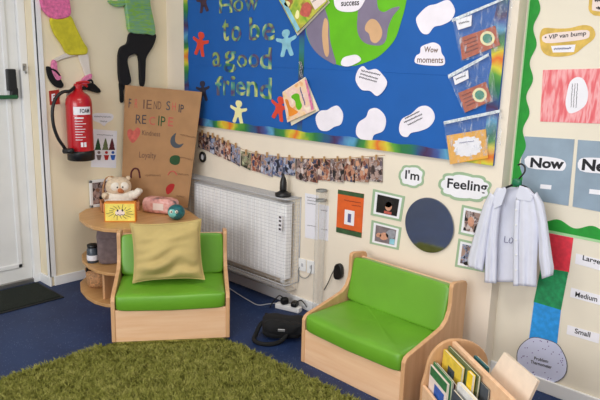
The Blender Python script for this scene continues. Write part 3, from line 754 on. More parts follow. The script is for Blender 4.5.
b = B(); b.prism([(gx+.02, gy0, gz0-.042), (gx+.05, gy0, gz0-.055), (-.004, gy0, gz0-.055), (-.004, gy0, gz0-.048), (gx+.05, gy0, gz0-.047)], (0, gy1-gy0+.02, 0)); b.build('bottom_tray', 'guard_tray', t)
b = B(); b.tube([(gx, gy0, gz1), (gx, gy1+.025, gz1), (gx+.008, gy1+.007, gz1), (gx+.03, gy1, gz1), (-.002, gy1, gz1)], .004, 6)
b.tube([(gx, gy0, gz0), (gx, gy1+.025, gz0), (gx+.008, gy1+.007, gz0), (gx+.03, gy1, gz0), (-.002, gy1, gz0)], .004, 6); b.tube([(-.004, gy1, gz0), (-.004, gy1, gz1)], .004, 6)
b.build('edge_rail', 'guard_wire', t, smooth=True)
b = B(); b.box(gx-.004, gx-.0018, -1.335, -1.305, .5, .6); cp = b.build('control_label', 'white_card', t)
b = B()
for z in (.51, .535, .562, .585): b.box(gx-.0052, gx-.0038, -1.33, -1.312, z, z+.013)
b.build('pictogram', 'ink_soft', cp)
# black object on the guard
bc = V((-.07, -1.287, gz1+.003)); t = thing('bell_shaped_gadget', 'black bell-shaped gadget standing on the radiator guard', 'gadget', bc)
B().lathe([(.048, 0), (.05, .004), (.05, .02), (.03, .028), (.022, .034)], bc, seg=24).build('base', 'black_plastic', t, smooth=True)
B().lathe([(.02, .03), (.022, .045), (.021, .085), (.015, .11), (.007, .128), (.005, .142)], bc, seg=20).build('stem', 'black_plastic', t, smooth=True)

# ================================================================== sockets, cables, bag on floor
t = thing('double_socket', 'white double wall socket between radiator guard and clear tube', 'socket', DW.pt(305, 270, .01))
for i, q in enumerate(([(298.5, 258.2), (305.5, 259.7), (305.5, 271.7), (298.5, 270.2)], [(306.8, 260.2), (314.3, 261.7), (314.3, 274.2), (306.8, 272.7)])):
    pnl = B().flat(DW, q, .001, .009).build('face_plate', 'socket_white', t, bevel=.002)
    B().flat(DW, shrink(q, .25), .009, .012).build('switch', 'guard_wire', pnl)
b = B(); b.tube(spline([DW.pt(x, y, .012) for x, y in ((299.5, 267), (298, 272), (301, 277), (306, 278), (310.5, 273), (311.5, 265))], 5), .0025, 6)
b.build('socket_cable', 'grey_band', label='thin pale cable looping below the double wall socket', cat='cable')
t = thing('wall_charger', 'black plug charger on the wall beside the clear tube', 'charger', DW.pt(337, 276, .02))
B().flat(DW, smooth_loop([(334, 266), (338, 264), (341, 268), (341, 277), (337, 280), (333, 277)], 3), .002, .028).build('plug_body', 'black_plastic', t, bevel=.006)
B().tube(spline([DW.pt(x, y, .02) for x, y in ((334, 270), (331, 276), (328, 283), (324, 290))], 5), .003, 6).build('lead', 'black_plastic', t, smooth=True)
ep = V((-.1, -1.33, 0)); t = thing('extension_block', 'white extension block on the floor under the radiator guard end', 'extension block', ep, math.radians(-75))
B().box(-.04, .13, -.024, .024, 0, .034).build('block', 'socket_white', t, local=True, bevel=.006)
t2 = thing('black_plug', 'black plug in the extension block, nearer the radiator', 'plug', ep+V((.0, -.02, .034)), -.3, 'plugs in the extension block')
B().sup((0, 0, .022), Xa*.024, Ya*.02, Z*.0215, .5).build('body', 'black_plastic', t2, local=True, smooth=True)
B().tube(spline([(0, .01, .036), (-.02, .03, .05), (-.04, .04, .03), (-.06, .05, .0), (-.075, .055, -.03)], 4), .004, 6).build('lead', 'black_plastic', t2, local=True, smooth=True)
t2 = thing('black_plug', 'black plug in the extension block, nearer the empty armchair', 'plug', ep+V((.02, -.09, .034)), .3, 'plugs in the extension block')
B().sup((0, 0, .018), Xa*.028, Ya*.02, Z*.0175, .5).build('body', 'black_plastic', t2, local=True, smooth=True)
B().tube(spline([(0, -.01, .03), (.02, -.03, .04), (.03, -.05, .02), (.025, -.07, .0)], 4), .004, 6).build('lead', 'black_plastic', t2, local=True, smooth=True)
b = B(); b.tube(spline([fl(x, y, .004) for x, y in ((229, 288), (238, 294), (248, 300), (258, 305), (268, 304), (277, 303))], 6), .003, 6)
b.build('floor_cable', 'guard_wire', smooth=True, label='thin pale cable trailing over the blue floor below the radiator', cat='cable')
gc = V((-.375, -1.615, 0)); t = thing('shoulder_bag', 'black shoulder bag slumped on the floor beside the empty armchair', 'bag', gc, math.radians(-52))
def slump(q, p): return q+V((noise.noise(q*11)*.02, noise.noise(q*12+V((2, 0, 0)))*.018, noise.noise(q*10+V((0, 5, 0)))*.012*(p.z > -.5)))
B().sup((0, 0, .058), Xa*.125, Ya*.085, Z*.052, .5, .5, nu=28, nv=44, fn=slump).build('bag_body', 'black_fabric', t, local=True, smooth=True)
def slump2(q, p): return q+V((0, noise.noise(q*18)*.014, noise.noise(q*19)*.014))
B().sup((.01, -.07, .078), Xa*.112, Ya*.034, Z*.034, .5, .5, nu=24, nv=40, fn=slump2).build('front_flap', 'black_fabric', t, local=True, smooth=True)
B().tube(spline([(-.1, .02, .07), (-.13, .0, .06), (-.15, -.05, .02), (-.15, -.11, .012), (-.11, -.15, .012), (-.05, -.15, .012), (.0, -.12, .02), (.03, -.09, .05)], 6), .012, 8).build('strap', 'black_fabric', t, local=True, smooth=True)
B().tube(spline([(-.09, .05, .08), (-.11, .07, .09), (-.08, .09, .04), (-.02, .1, .012), (.06, .1, .02), (.1, .05, .06)], 6), .01, 8).build('handle', 'black_fabric', t, local=True, smooth=True)
B().box(-.02, .02, -.112, -.104, .07, .085).build('buckle', 'steel', t, local=True, bevel=.002)

# ================================================================== tube, papers, poster
tx = V((-.036, -1.567, 0)); t = thing('clear_tube', 'tall clear plastic tube standing against the wall beside the orange poster', 'tube', tx)
b = B(); b.lathe([(.031, .0), (.031, .79)], tx, seg=28); b.f = b.f[:-2]; b.build('tube_wall', 'clear_acrylic', t, smooth=True)
b = B()
for z0 in (.778, .72): b.lathe([(.0315, z0), (.0325, z0+.001), (.0325, z0+.011), (.0315, z0+.012)], tx, seg=28)
b.f = [f for f in b.f if len(f) == 4]; b.build('collar', 'grey_band', t, smooth=True)
B().lathe([(.034, 0), (.034, .02), (.03, .022)], tx, seg=28).build('foot', 'grey_band', t, smooth=True)
s = B().flat(DW, [(305, 193), (318.5, 195.5), (317.5, 240), (305, 237.5)], .0006, .002).build('typed_sheet', 'white_paper', label='white typed sheet on the wall just left of the clear tube', cat='paper')
for y in (197, 200, 203, 225): scrawl(B(), DW, (307, y), (316, y+1.5), .5, .003, .0012).build('print', 'ink_soft', s)
s = B().flat(DW, [(319.2, 204), (329, 206), (328, 241), (318.6, 239)], .0006, .002).build('typed_sheet', 'white_paper', label='white typed sheet on the wall seen through the clear tube', cat='paper')
for y in (210, 229): scrawl(B(), DW, (321, y), (327.5, y+1), .6, .003, .0014).build('print', 'ink_soft', s)
q = [(338, 189.5), (364, 194), (361.3, 238), (336, 232)]
s = B().flat(DW, q, .0006, .003).build('orange_poster', 'orange_card', label='orange poster with dark green edges above the empty armchair', cat='poster')
def lerp(p, q_, t_): return (p[0]+(q_[0]-p[0])*t_, p[1]+(q_[1]-p[1])*t_)
def sub(q, s0, s1, t0, t1):
    f = lambda a, b_: lerp(lerp(q[0], q[1], a), lerp(q[3], q[2], a), b_)
    return [f(s0, t0), f(s1, t0), f(s1, t1), f(s0, t1)]
for v0, v1 in ((0, .1), (.88, 1)): B().flat(DW, sub(q, 0, 1, v0, v1), .003, .0036).build('edge_strip', 'poster_green', s)
wp = B().flat(DW, sub(q, .3, .68, .43, .77), .003, .0036).build('white_panel', 'white_card', s)
b = B(); b.flat(DW, shrink(sub(q, .42, .56, .5, .72), .9), .0036, .0042); b.build('drawing', 'ink_blue', wp)
for p_, q_ in (((344, 200), (361, 203)), ((352, 205), (361, 206.5)), ((343, 229), (356, 231.5))): scrawl(B(), DW, p_, q_, .6, .004, .0012).build('print', 'arch_maroon', s)

# ================================================================== string of photos
b = B(); cpx = [(197, 131), (207, 134), (219, 138.5), (230, 143), (243, 149.5), (256, 153), (266, 156), (279, 157), (290, 157.5), (301, 158.5), (312, 158.5), (324, 158.5), (337, 158.5), (350, 158), (362, 157), (376, 156), (385, 155)]
b.tube(spline([DW.pt(x, y, .012) for x, y in cpx], 5), .0016, 5)
b.build('photo_string', 'pencil_wood', label='thin string holding the row of small photos below the blue board', cat='string')
PH = [(198.5, 205.5, 132, 133.5, 147, 150), (205.5, 210, 134, 135, 150, 152), (210, 214.6, 135, 136, 152, 155), (214.8, 219.4, 137, 138, 154, 157), (219.4, 225, 139, 141, 156, 159), (225, 230.6, 142, 143.5, 159, 161.5), (230.8, 240, 144, 147, 161, 166.5),
      (241, 250.6, 151, 153, 165.5, 170.5), (251, 260.6, 153, 154, 170, 172.8), (261, 272.5, 154, 155.5, 173, 177), (273, 282.6, 155.5, 157, 175, 178), (283, 295, 157, 158, 174, 176),
      (296, 306.6, 158.5, 159, 178.5, 182), (307, 317.6, 159, 159, 181, 183), (318, 330, 158.5, 159.5, 180, 181), (330.5, 344, 158.5, 159, 181, 182.5), (344.6, 355, 158.5, 159, 180.5, 182.5), (355.6, 368.6, 158, 158.5, 181, 182.5), (369.2, 382.6, 157, 157.5, 180.5, 182.5)]
ORD = ['first', 'second', 'third', 'fourth', 'fifth', 'sixth', 'seventh', 'eighth', 'ninth', 'tenth', 'eleventh', 'twelfth', 'thirteenth', 'fourteenth', 'fifteenth', 'sixteenth', 'seventeenth', 'eighteenth', 'nineteenth']
PM = ['print_warm', 'print_dusky', 'print_cool', 'print_dusky', 'print_warm', 'print_warm', 'print_cool', 'print_green', 'print_warm', 'print_cool', 'print_cool', 'print_cool', 'print_dusky', 'print_warm', 'print_warm', 'print_dusky', 'print_warm', 'print_warm', 'print_dusky']
HUE = dict(print_warm='warm brown', print_dusky='dusky grey-brown', print_cool='cool blue-grey', print_green='pale green')
for i, (x0, x1, y0, y1, y2, y3) in enumerate(PH):
    of = .005+.003*(i % 2)
    o = B().flat(DW, [(x0, y0), (x1, y1), (x1-.3, y3), (x0-.3, y2)], of, of+.0016).build('hanging_photo', PM[i], label='small %s photo print hanging %s from the cardboard sign on the string' % (HUE[PM[i]], ORD[i]), cat='photo', group='photo prints on the string')
    xm = (x0+x1)/2; ym = (y0+y1)/2
    pg = thing('photo_peg', 'tiny wooden peg clipping the %s photo from the cardboard sign' % ORD[i], 'peg', DW.pt(xm, ym+2, .014), 0, 'pegs on the photo string')
    for k_, dx in enumerate((-.35, .35)):
        B().flat(DW, [(xm+dx-.45, ym-2.6), (xm+dx+.45, ym-2.6), (xm+dx+.4, ym+2.8), (xm+dx-.4, ym+2.8)], .0105, .0135 if k_ else .016).build('jaw', 'pencil_wood', pg)
p0 = DW.pt(202.5, 157, .012); t = thing('black_ring', 'black round ring hanging half hidden beside the cardboard sign', 'ring', p0)
b = B(); b.tube([p0+V((0, math.cos(q)*.026, math.sin(q)*.03)) for q in (2*PI*i/24 for i in range(24))], .009, 8, True); b.build('rim', 'black_plastic', t, smooth=True)
b = B(); b.prism([p0+V((.004, math.cos(q)*.022, math.sin(q)*.026)) for q in (2*PI*i/20 for i in range(20))], (-.004, 0, 0)); b.build('disc', 'white_card', t)

# ================================================================== blue display board
bt = 2.25
aL, _ = DW.ab(185.8, 60); aR = 2.60
_, bB = DW.ab(340, 147.5); bB = 1.062
t = thing('display_board', 'blue paper display board with a rainbow border filling the wall', 'display board', DW.at(1.4, bB, .01))
B().flat_ab(DW, [(aL, bB), (aR, bB), (aR, bt), (aL, bt)], .001, .012).build('backing_paper', 'board_blue', t)
def wavy(a0, b0, a1, b1, w, n, ph=0, side=1):
    """border strip whose inner edge is scalloped"""
    d_ = V((a1-a0, b1-b0, 0)); L = d_.length; d_.normalize(); nn_ = V((-d_.y, d_.x, 0))*side
    inner = []
    for i in range(n*8+1):
        q = i/(n*8); e_ = w*(.93+.07*math.cos(2*PI*q*n+ph)); inner.append((a0+d_.x*L*q+nn_.x*e_, b0+d_.y*L*q+nn_.y*e_))
    return [(a1, b1), (a0, b0)]+inner
BW = .053
B().flat_ab(DW, wavy(aL, bB, aR, bB, BW, 11), .012, .015).build('bottom_border', 'tie_dye_flat', t)
B().flat_ab(DW, wavy(aL, bt, aL, bB, .05, 9, side=1), .0125, .0155).build('side_border', 'tie_dye_upright', t)
B().flat_ab(DW, wavy(aR, bB, aR, bt, .06, 9, side=1), .0125, .0155).build('side_border', 'tie_dye_upright', t)
aM, _ = DW.ab(302, 90)
B().flat_ab(DW, [(aM-.021, bB+.04), (aM+.021, bB+.04), (aM+.021, bt), (aM-.021, bt)], .0121, .0126).build('middle_border', 'tie_dye_dark', t)
def seam(px):
    b_ = B(); b_.tube([DW.pt(x, y, .0124) for x, y in px], .0012, 4); return b_
b = B(); b.tube([DW.at(aL+.04, DW.ab(230, 66)[1], .0122), DW.at(aM-.03, DW.ab(230, 66)[1], .0122)], .0012, 4); b.tube([DW.pt(300, 68, .0122), DW.pt(450, 75.5, .0122), DW.pt(497, 79, .0122)], .0012, 4)
b.build('paper_seam', 'board_blue', t)
OB = .0125
# rainbow letters
LET = [('H', 219.5, -3, 232.5, 13, 'capital H of How'), ('o', 233.5, 0, 243.5, 12, 'letter o in How'), ('w', 244.5, -2, 259, 10.5, 'letter w in How'),
       ('t', 222.5, 19.5, 229, 41, 'letter t in to'), ('o', 231.5, 26, 241.5, 41.5, 'letter o in to'), ('b', 249.5, 17, 260, 40.5, 'letter b in be'), ('e', 262.5, 23, 275, 40.5, 'letter e in be'),
       ('a', 212.5, 52, 221.5, 67, 'letter a standing before good'), ('g', 224, 51, 236, 72.5, 'letter g in good'), ('o', 237.3, 54.5, 247.3, 67.5, 'first o in good'), ('o', 249, 54, 259.3, 67.5, 'second o in good'), ('d', 260.3, 47.5, 271.8, 69, 'letter d ending good'),
       ('f', 215.5, 76, 223, 95.5, 'letter f in friend'), ('r', 223.5, 80.5, 229.8, 95.5, 'letter r in friend'), ('i', 231, 76, 235.4, 96, 'letter i in friend'), ('e', 236, 81.5, 246, 95.5, 'letter e in friend'), ('n', 247, 81.5, 257.8, 96.5, 'letter n in friend'), ('d', 260, 77.5, 271.8, 99, 'letter d ending friend')]
for ch, x0, y0, x1, y1, lab in LET:
    vs, fs = text_geo(ch, .012, .5)
    mx0 = min(v.x for v in vs); mx1 = max(v.x for v in vs); my0 = min(v.y for v in vs); my1 = max(v.y for v in vs); zz = max(v.z for v in vs)
    xm, ym = (x0+x1)/2, (y0+y1)/2
    a0 = DW.ab(x0, ym, OB)[0]; a1 = DW.ab(x1, ym, OB)[0]; b0 = DW.ab(xm, y1, OB)[1]; b1 = DW.ab(xm, y0, OB)[1]
    b = B(); b.add([DW.at(a0+(v.x-mx0)/(mx1-mx0)*(a1-a0), b0+(v.y-my0)/(my1-my0)*(b1-b0), OB+.0002+.0014*(v.z/zz+1)) for v in vs], fs)
    b.build('cutout_letter', 'letter_rainbow', label='rainbow cut-out '+lab+' on the blue board', cat='letter', group='rainbow letters on the board')
# paper people
def person_ab(h):
    half = [(0, 1.0), (.1, .985), (.16, .92), (.17, .84), (.13, .76), (.08, .71), (.14, .67), (.34, .72), (.42, .74), (.45, .66), (.38, .59), (.2, .52), (.19, .36), (.27, .12), (.28, .03), (.2, 0), (.12, .03), (.04, .24), (0, .28)]
    pts = half+[(-x, y) for x, y in half[-2:0:-1]]
    return [(x*h*1.22, (y-.5)*h) for x, y in smooth_loop(pts, 3)]
for cx, cy, hp, rot, m, lab in ((203.5, 2, 21, 8, 'brown_card', 'dark purple-brown paper person at the upper corner of the blue board'), (200.5, 44, 24, -10, 'red_card', 'red paper person near the side border of the board'), (286.5, 43, 27, 6, 'pale_blue_card', 'pale blue paper person beside the word be'),
                                (203, 91, 20, 5, 'dark_card', 'dark navy paper person above the cardboard sign'), (238.5, 112, 23, -4, 'cream_card', 'cream yellow paper person below the word friend'), (279.5, 108.5, 24, -14, 'red_card', 'red paper person tucked behind the hanging picture book')):
    a, bb = DW.ab(cx, cy, OB); hgt = abs(DW.ab(cx, cy-hp/2)[1]-DW.ab(cx, cy+hp/2)[1]); c_, s_ = math.cos(math.radians(rot)), math.sin(math.radians(rot))
    B().flat_ab(DW, [(a+x*c_-y*s_, bb+x*s_+y*c_) for x, y in person_ab(hgt)], OB+.0003, OB+.002).build('paper_person', m, label=lab, cat='paper cut-out', group='paper people on the board')
# globe
gx0 = DW.ab(355, -25)
t = thing('globe_picture', 'large round paper globe of green and purple land on the blue board', 'paper picture', DW.at(*gx0, OB))
cirp = [(305.5, 28), (307.5, 38), (312, 47), (319, 55), (328, 61), (338, 65), (346, 66.3), (356, 65.5), (367, 62), (378, 57), (389, 47), (396, 37), (401, 22), (406, 3), (407, -15), (402, -40), (388, -62), (365, -75), (340, -72), (320, -58), (308, -35), (304, -5)]
B().flat(DW, smooth_loop(cirp, 4), OB+.0003, OB+.0015).build('disc', 'land_green', t)
lp = smooth_loop
B().flat(DW, lp([(306, 29), (308, 38), (312, 47), (319, 55), (328, 61), (336, 64.3), (333, 52), (330, 40), (329, 24), (326, 12), (320, -5), (312, -15), (305, 0)], 3), OB+.0015, OB+.0022).build('land_patch', 'land_purple', t)
B().flat(DW, lp([(360, -10), (358, 10), (357, 28), (360, 38), (367, 44), (380, 45.5), (386, 40), (388, 28), (393, 16), (400, 7), (392, 8), (384, 12), (378, 8), (376, -8), (370, -20)], 3), OB+.0015, OB+.0022).build('land_patch', 'land_purple', t)
B().flat(DW, lp([(325, 18), (328, 22), (328, 36), (329, 52), (327, 57), (324, 52), (322, 36), (323, 24)], 3), OB+.0022, OB+.0028).build('tan_patch', 'land_tan', t)
B().flat(DW, lp([(366, 24), (371, 19), (377, 21), (382, 30), (381, 38), (376, 43), (371, 41), (369, 34), (365, 30)], 3), OB+.0022, OB+.0028).build('tan_patch', 'land_tan', t)
# clouds
CL = [('white cloud label reading success on the paper globe', [(336, -8), (334, 3), (338, 10), (348, 12), (358, 10), (364, 2), (366, -8), (350, -14)]),
      ('white blank cloud half over the globe edge', [(341, 64.5), (343, 58), (350, 55.5), (357, 55), (361, 60), (354, 64.5), (347, 66.5)]),
      ('tall white blank cloud beside the first plastic bag', [(416, 20), (420, 13), (428, 6), (436, 4), (446, 0), (451, 2), (455, 11), (451, 20), (442, 25), (434, 27), (428, 34), (421, 32)]),
      ('white cloud label reading Wow moments', [(415.5, 63), (416, 56), (420, 53), (421, 47), (427, 44), (434, 42.5), (440, 46), (441.5, 53), (444.5, 58), (443.5, 65), (430, 65.5)]),
      ('white written cloud just below the globe', [(355.5, 78), (358, 70), (363, 66), (368, 70), (376, 69), (382, 74), (387, 82), (384, 90), (377, 96), (370, 91), (362, 90), (357, 84)]),
      ('white blank cloud beside the hanging picture book', [(315.5, 118), (320, 111), (327, 110), (332, 107), (338, 106), (343, 114), (341, 124), (334, 127), (327, 131), (319, 129)]),
      ('white blank slanting cloud at the middle of the lower board', [(356, 129), (359, 122), (366, 117), (369, 110), (376, 108), (383, 113), (386, 121), (383, 131), (374, 135), (371, 142), (364, 141), (357, 136)]),
      ('white written cloud beside the lowest plastic bag', [(399, 128), (402, 119), (411, 114), (419, 107), (427, 106), (433, 111), (434.5, 119), (429, 127), (420, 131), (411, 133), (407, 137), (401, 135)])]
for lab, px in CL:
    hi_ = .003 if 'globe' in lab else 0
    s = B().flat(DW, smooth_loop(px, 4), OB+.0004+hi_, OB+.002+hi_).build('paper_cloud', 'cloud_paper', label=lab, cat='paper cloud', group='paper clouds on the board'); o = OB+.0025+hi_
    b = B()
    if 'success' in lab: put_text(b, 'success', DW, (341, 6), (359, 5), 4, o, .02); b.build('lettering', 'ink', s)
    if 'Wow' in lab: put_text(B(), 'Wow', DW, (424, 52), (438, 52.5), 5.5, o, .015).build('lettering', 'ink_brown', s); put_text(B(), 'moments', DW, (417, 62.5), (443, 63), 5, o, .01).build('lettering', 'ink_brown', s)
    if 'below' in lab:
        for k_ in range(3): scrawl(b, DW, (361.5-k_*1.2, 70.5+k_*3.1), ((380, 378, 377)[k_], (75, 79, 82)[k_]), .9, o, .0022)
        b.build('handwriting', 'ink', s)
    if 'lowest' in lab:
        for k_ in range(3): scrawl(b, DW, ((405, 404, 408)[k_], (118.5, 122.5, 125)[k_]), ((419, 422, 422)[k_], (111.5, 114, 118)[k_]), .9, o, .0022)
        b.build('handwriting', 'ink', s)
# hanging books
def hung_book(label, cover, quad, back, m, loc):
    t = thing('picture_book', label, 'book', loc)
    B().flat(DW, back, OB+.004, OB+.008).build('back_cover', 'page_cream', t)
    B().flat(DW, shrink(quad, .985), OB+.008, OB+.024).build('pages', 'page_cream', t)
    f = B().flat(DW, quad, OB+.024, OB+.027).build('front_cover', m, t, bevel=.001)
    return t, f
q1 = [(268, -20), (302, -45), (327.5, 1), (296.5, 33)]
t, f = hung_book('colourful picture book tilted high on the board beside the globe', 'x', q1, [(270, -20), (304, -45), (329.5, 2.5), (297.5, 35.5)], 'cover_meadow', DW.pt(298, 0, .02)); o = OB+.0275
b = B(); b.flat(DW, smooth_loop([(300, 14), (302, 6), (307, 2), (311, 6), (310, 14), (306, 17)], 3), o, o+.0004); b.build('printed_figure', 'heart_red', f)
b = B(); b.flat(DW, smooth_loop([(295, 16), (297, 10), (299, 12), (299, 17), (297, 19)], 3), o, o+.0004); b.flat(DW, smooth_loop([(284, 4), (287, 1), (290, 3), (288, 7)], 3), o, o+.0004); b.build('printed_figure', 'cream_card', f)
b = B(); b.flat(DW, [(308, -4), (320, -14), (326, 1), (315, 10)], o, o+.0004); pn = b.build('title_panel', 'gold_inner', f)
b = B(); scrawl(b, DW, (312, 2), (322, -5), 1, o+.0008, .0016); b.build('print', 'ink_soft', pn)
b = B(); b.flat(DW, [(280, 0), (283, -3), (300, 29), (297, 32)], o, o+.0004); b.build('spine_strip', 'pale_blue_card', f)
q2 = [(282.3, 93), (304.7, 78), (314.5, 110.5), (287.2, 122.4)]
t, f = hung_book('peach picture book with a green character hanging by a chain', 'x', q2, [(282.5, 92), (305, 77), (319, 110.5), (291.4, 125.6)], 'cover_peach', DW.pt(300, 100, .02))
b = B(); b.flat(DW, smooth_loop([(291, 97), (295, 93.5), (299, 94.5), (300, 100), (302, 106), (299, 110), (296, 107), (295, 101)], 3), o, o+.0004); b.build('printed_figure', 'land_green', f)
b = B(); b.flat(DW, smooth_loop([(285, 100), (288, 100), (290, 106), (294, 109), (298, 112), (294, 115), (289, 116), (288, 110)], 3), o, o+.0004); b.build('printed_blob', 'box_orange', f)
b = B(); b.flat(DW, [(304.5, 79.5), (306.5, 80), (314, 109), (311.5, 110.5)], o, o+.0004); b.build('cover_edge', 'sock_pink', f)
b = B(); scrawl(b, DW, (300, 88), (305, 104), 1.3, o+.0008, .003); b.build('print', 'ink_blue', f)
b = B()
cp0 = [DW.pt(x, y, OB+.012) for x, y in ((302, 77), (300.5, 72), (301.5, 67), (300, 62))]
cps = spline(cp0, 3)
for i in range(len(cps)-1):
    c_ = (cps[i]+cps[i+1])/2; dv = (cps[i+1]-cps[i])*.75; sd = V((0, .009, 0)) if i % 2 else V((-.006, .004, 0))
    b.tube([c_+dv*math.cos(q)+sd*math.sin(q) for q in (2*PI*k_/10 for k_ in range(10))], .0022, 5, True)
b.build('hanging_chain', 'chain_metal', smooth=True, label='short metal chain holding the peach picture book', cat='chain')

# plastic bags
def poly_bag(label, sleeve, strip, card, cm, tag_px, badge, extra=None):
    t = thing('plastic_bag', label, 'plastic bag', DW.pt(*sleeve[0], .03), 0, 'clear plastic bags pinned to the board')
    c = B().flat(DW, card, OB+.006, OB+.009).build('card', cm, t)
    if badge:
        x, y, r_ = badge
        bd = B().flat(DW, ell_px(x, y, r_, r_, 24), OB+.009, OB+.0096).build('badge', 'badge_cream', c); B().flat(DW, ell_px(x, y, r_*.66, r_*.66, 20), OB+.0096, OB+.0102).build('emblem', 'badge_teal', bd)
        b_ = B()
        for k_ in range(4):
            p_ = lerp(card[0], card[3], .2+.18*k_); q_ = lerp(card[1], card[2], .2+.18*k_); scrawl(b_, DW, lerp(p_, q_, .1), lerp(p_, q_, .45), .7, OB+.0095, .0016)
        b_.build('print', 'arch_maroon', c)
    if tag_px:
        g_ = B().flat(DW, tag_px, OB+.0105, OB+.0115).build('white_tag', 'white_card', t); b_ = B(); scrawl(b_, DW, lerp(lerp(tag_px[0], tag_px[3], .5), tag_px[1], .15), lerp(lerp(tag_px[0], tag_px[3], .5), lerp(tag_px[1], tag_px[2], .5), .8), 1.0, OB+.012, .002); b_.build('handwriting', 'ink', g_)
    B().flat(DW, strip, OB+.012, OB+.0135).build('zip_strip', 'zip_strip', t)
    A_, B_, C_, D_ = sleeve
    def fn(i, j):
        p_ = lerp(lerp(A_, B_, i), lerp(D_, C_, i), j); pt = DW.pt(*p_, OB+.014); sd = i-.75
        return pt+V((-1, 0, 0))*(.006*noise.noise(pt*26)+.010*max(0, sd)*8*.3*abs(math.sin(j*9+i*5)))
    B().grid(fn, 26, 22).build('sleeve', 'clear_polythene', t, smooth=True)
    return t
poly_bag('topmost clear plastic bag holding a rust card with a green badge', [(452, 19), (514, -6), (509, 48), (461, 62)], [(451.5, 19), (506, -3.5), (506, -1), (452, 22)], [(459.6, 38), (495, 25.6), (500, 45), (462, 60)], 'rust_card', [(455.6, 20), (472, 15), (471, 26), (458, 30)], (487.4, 38.4, 7.3))
poly_bag('middle clear plastic bag holding a rust card with a green badge', [(448, 76), (490, 53), (498, 100), (464, 113)], [(447.8, 75), (488.6, 53), (488.8, 56), (448.5, 78.5)], [(458, 93), (485.7, 81.7), (492, 100.4), (465, 112.6)], 'rust_card', [(453, 77), (468, 70), (468.6, 78.5), (455, 85)], (479.6, 95, 7.2))
t = poly_bag('lowest clear plastic bag holding a yellow card with a white scalloped label', [(443.5, 122), (502, 110), (501, 152), (449, 165)], [(443.5, 121.5), (500, 109.5), (500, 112.5), (444, 124.5)], [(446.4, 135.6), (485.6, 129), (488, 158), (450, 164.4)], 'amber_card', None, None)
c = [o_ for o_ in t.children if o_.name.startswith('card')][0]
g_ = B().flat(DW, cloud_px(467.5, 146.5, 14.5, 10, 14, .14, -.12), OB+.009, OB+.0096).build('scalloped_label', 'white_card', c); b = B(); scrawl(b, DW, (459, 143), (474, 141), .7, OB+.0102, .0014); b.build('handwriting', 'ink_blue', g_)

# ================================================================== feelings display
def sign_cloud(label, out_, inn, txt, p0, p1, h):
    t = thing('word_sign', label, 'sign', DW.pt(*p0, .004))
    B().flat(DW, out_, .0006, .0025).build('green_edge', 'mint_border', t)
    c = B().flat(DW, inn, .0025, .0033).build('white_face', 'white_card', t); b_ = B(); put_text(b_, txt, DW, p0, p1, h, .0037, .02); b_.build('lettering', 'ink', c)
sign_cloud("small cloud sign with green edge reading I'm", cloud_px(411.7, 176.3, 13.2, 11.6, 7, .1, .12), cloud_px(411.7, 176.3, 10.9, 9.3, 7, .1, .12), "I'm", (405, 178.5), (419, 180.5), 9)
sign_cloud('wide cloud sign with green edge reading Feeling', cloud_px(465, 187, 27, 14.5, 9, .1, .13), cloud_px(465, 187, 24.3, 11.6, 9, .1, .13), 'Feeling', (447, 187.5), (487, 192), 9.5)
mc = DW.at(2.279, .711, 0)
MP = Plane((-.009, -2.279, .711), (0, -1, 0), (math.sin(math.radians(.5)), 0, math.cos(math.radians(.5))))
t = thing('round_mirror', 'round frameless mirror on the wall above the empty armchair', 'mirror', mc)
B().flat_ab(MP, [(.142*math.cos(q), .142*math.sin(q)) for q in (2*PI*i/64 for i in range(64))], -.0015, .001).build('glass', 'mirror_glass', t)
B().flat_ab(MP, [(.1435*math.cos(q), .1435*math.sin(q)) for q in (2*PI*i/64 for i in range(64))], -.005, -.0005).build('backing', 'grey_band', t)
def emotion(label, q, pm, figs):
    t = thing('emotion_card', label, 'photo card', DW.pt(*q[3], .004), 0, 'green-edged photo cards round the mirror')
    B().flat(DW, q, .0006, .0025).build('green_mount', 'mint_border', t)
    B().flat(DW, shrink(q, .84), .0025, .0031).build('white_mount', 'white_card', t)
    f_ = B().flat(DW, shrink(q, .68), .0031, .0037).build('photo', pm, t)
    for nm, m_, px in figs: B().flat(DW, px, .0037, .0042).build(nm, m_, f_)
def ep_(q, s_, t_, rx, ry): 
    c_ = lerp(lerp(q[0], q[1], s_), lerp(q[3], q[2], s_), t_); return ell_px(c_[0], c_[1], rx, ry, 18)
q = [(373, 189), (405, 196.4), (401, 221.6), (370.5, 215)]
emotion('upper green-edged card of a dark-haired person on black, beside the mirror', q, 'portrait_dark', [('hair', 'hair_dark', ep_(q, .52, .38, 4.6, 5)), ('face', 'skin_tone', ep_(q, .54, .52, 3.4, 4.6)), ('shoulders', 'heart_red', sub(q, .42, .66, .72, .82))])
q = [(371.6, 220), (401.5, 227.6), (398.5, 250), (369.5, 243.5)]
emotion('lower green-edged card of a person in grey, beside the mirror', q, 'wall_mauve', [('hair', 'grey_top', ep_(q, .68, .4, 5, 4.6)), ('face', 'skin_tone', ep_(q, .46, .56, 4.4, 3.8)), ('shoulders', 'pale_blue_card', sub(q, .66, .83, .58, .82)), ('hand', 'skin_tone', ep_(q, .28, .56, 2.6, 2.2))])
q = [(462, 204.7), (488, 210.5), (486, 240), (458.3, 234)]
emotion('upper green-edged photo card partly behind the white shirt', q, 'print_dusky', [('face', 'skin_tone', ep_(q, .4, .5, 3.2, 5))])
q = [(458.4, 238.5), (487, 245), (485, 272.5), (454.7, 266.6)]
emotion('lower green-edged photo card mostly behind the white shirt', q, 'print_cool', [('hair', 'hair_dark', ep_(q, .4, .8, 4, 2))])

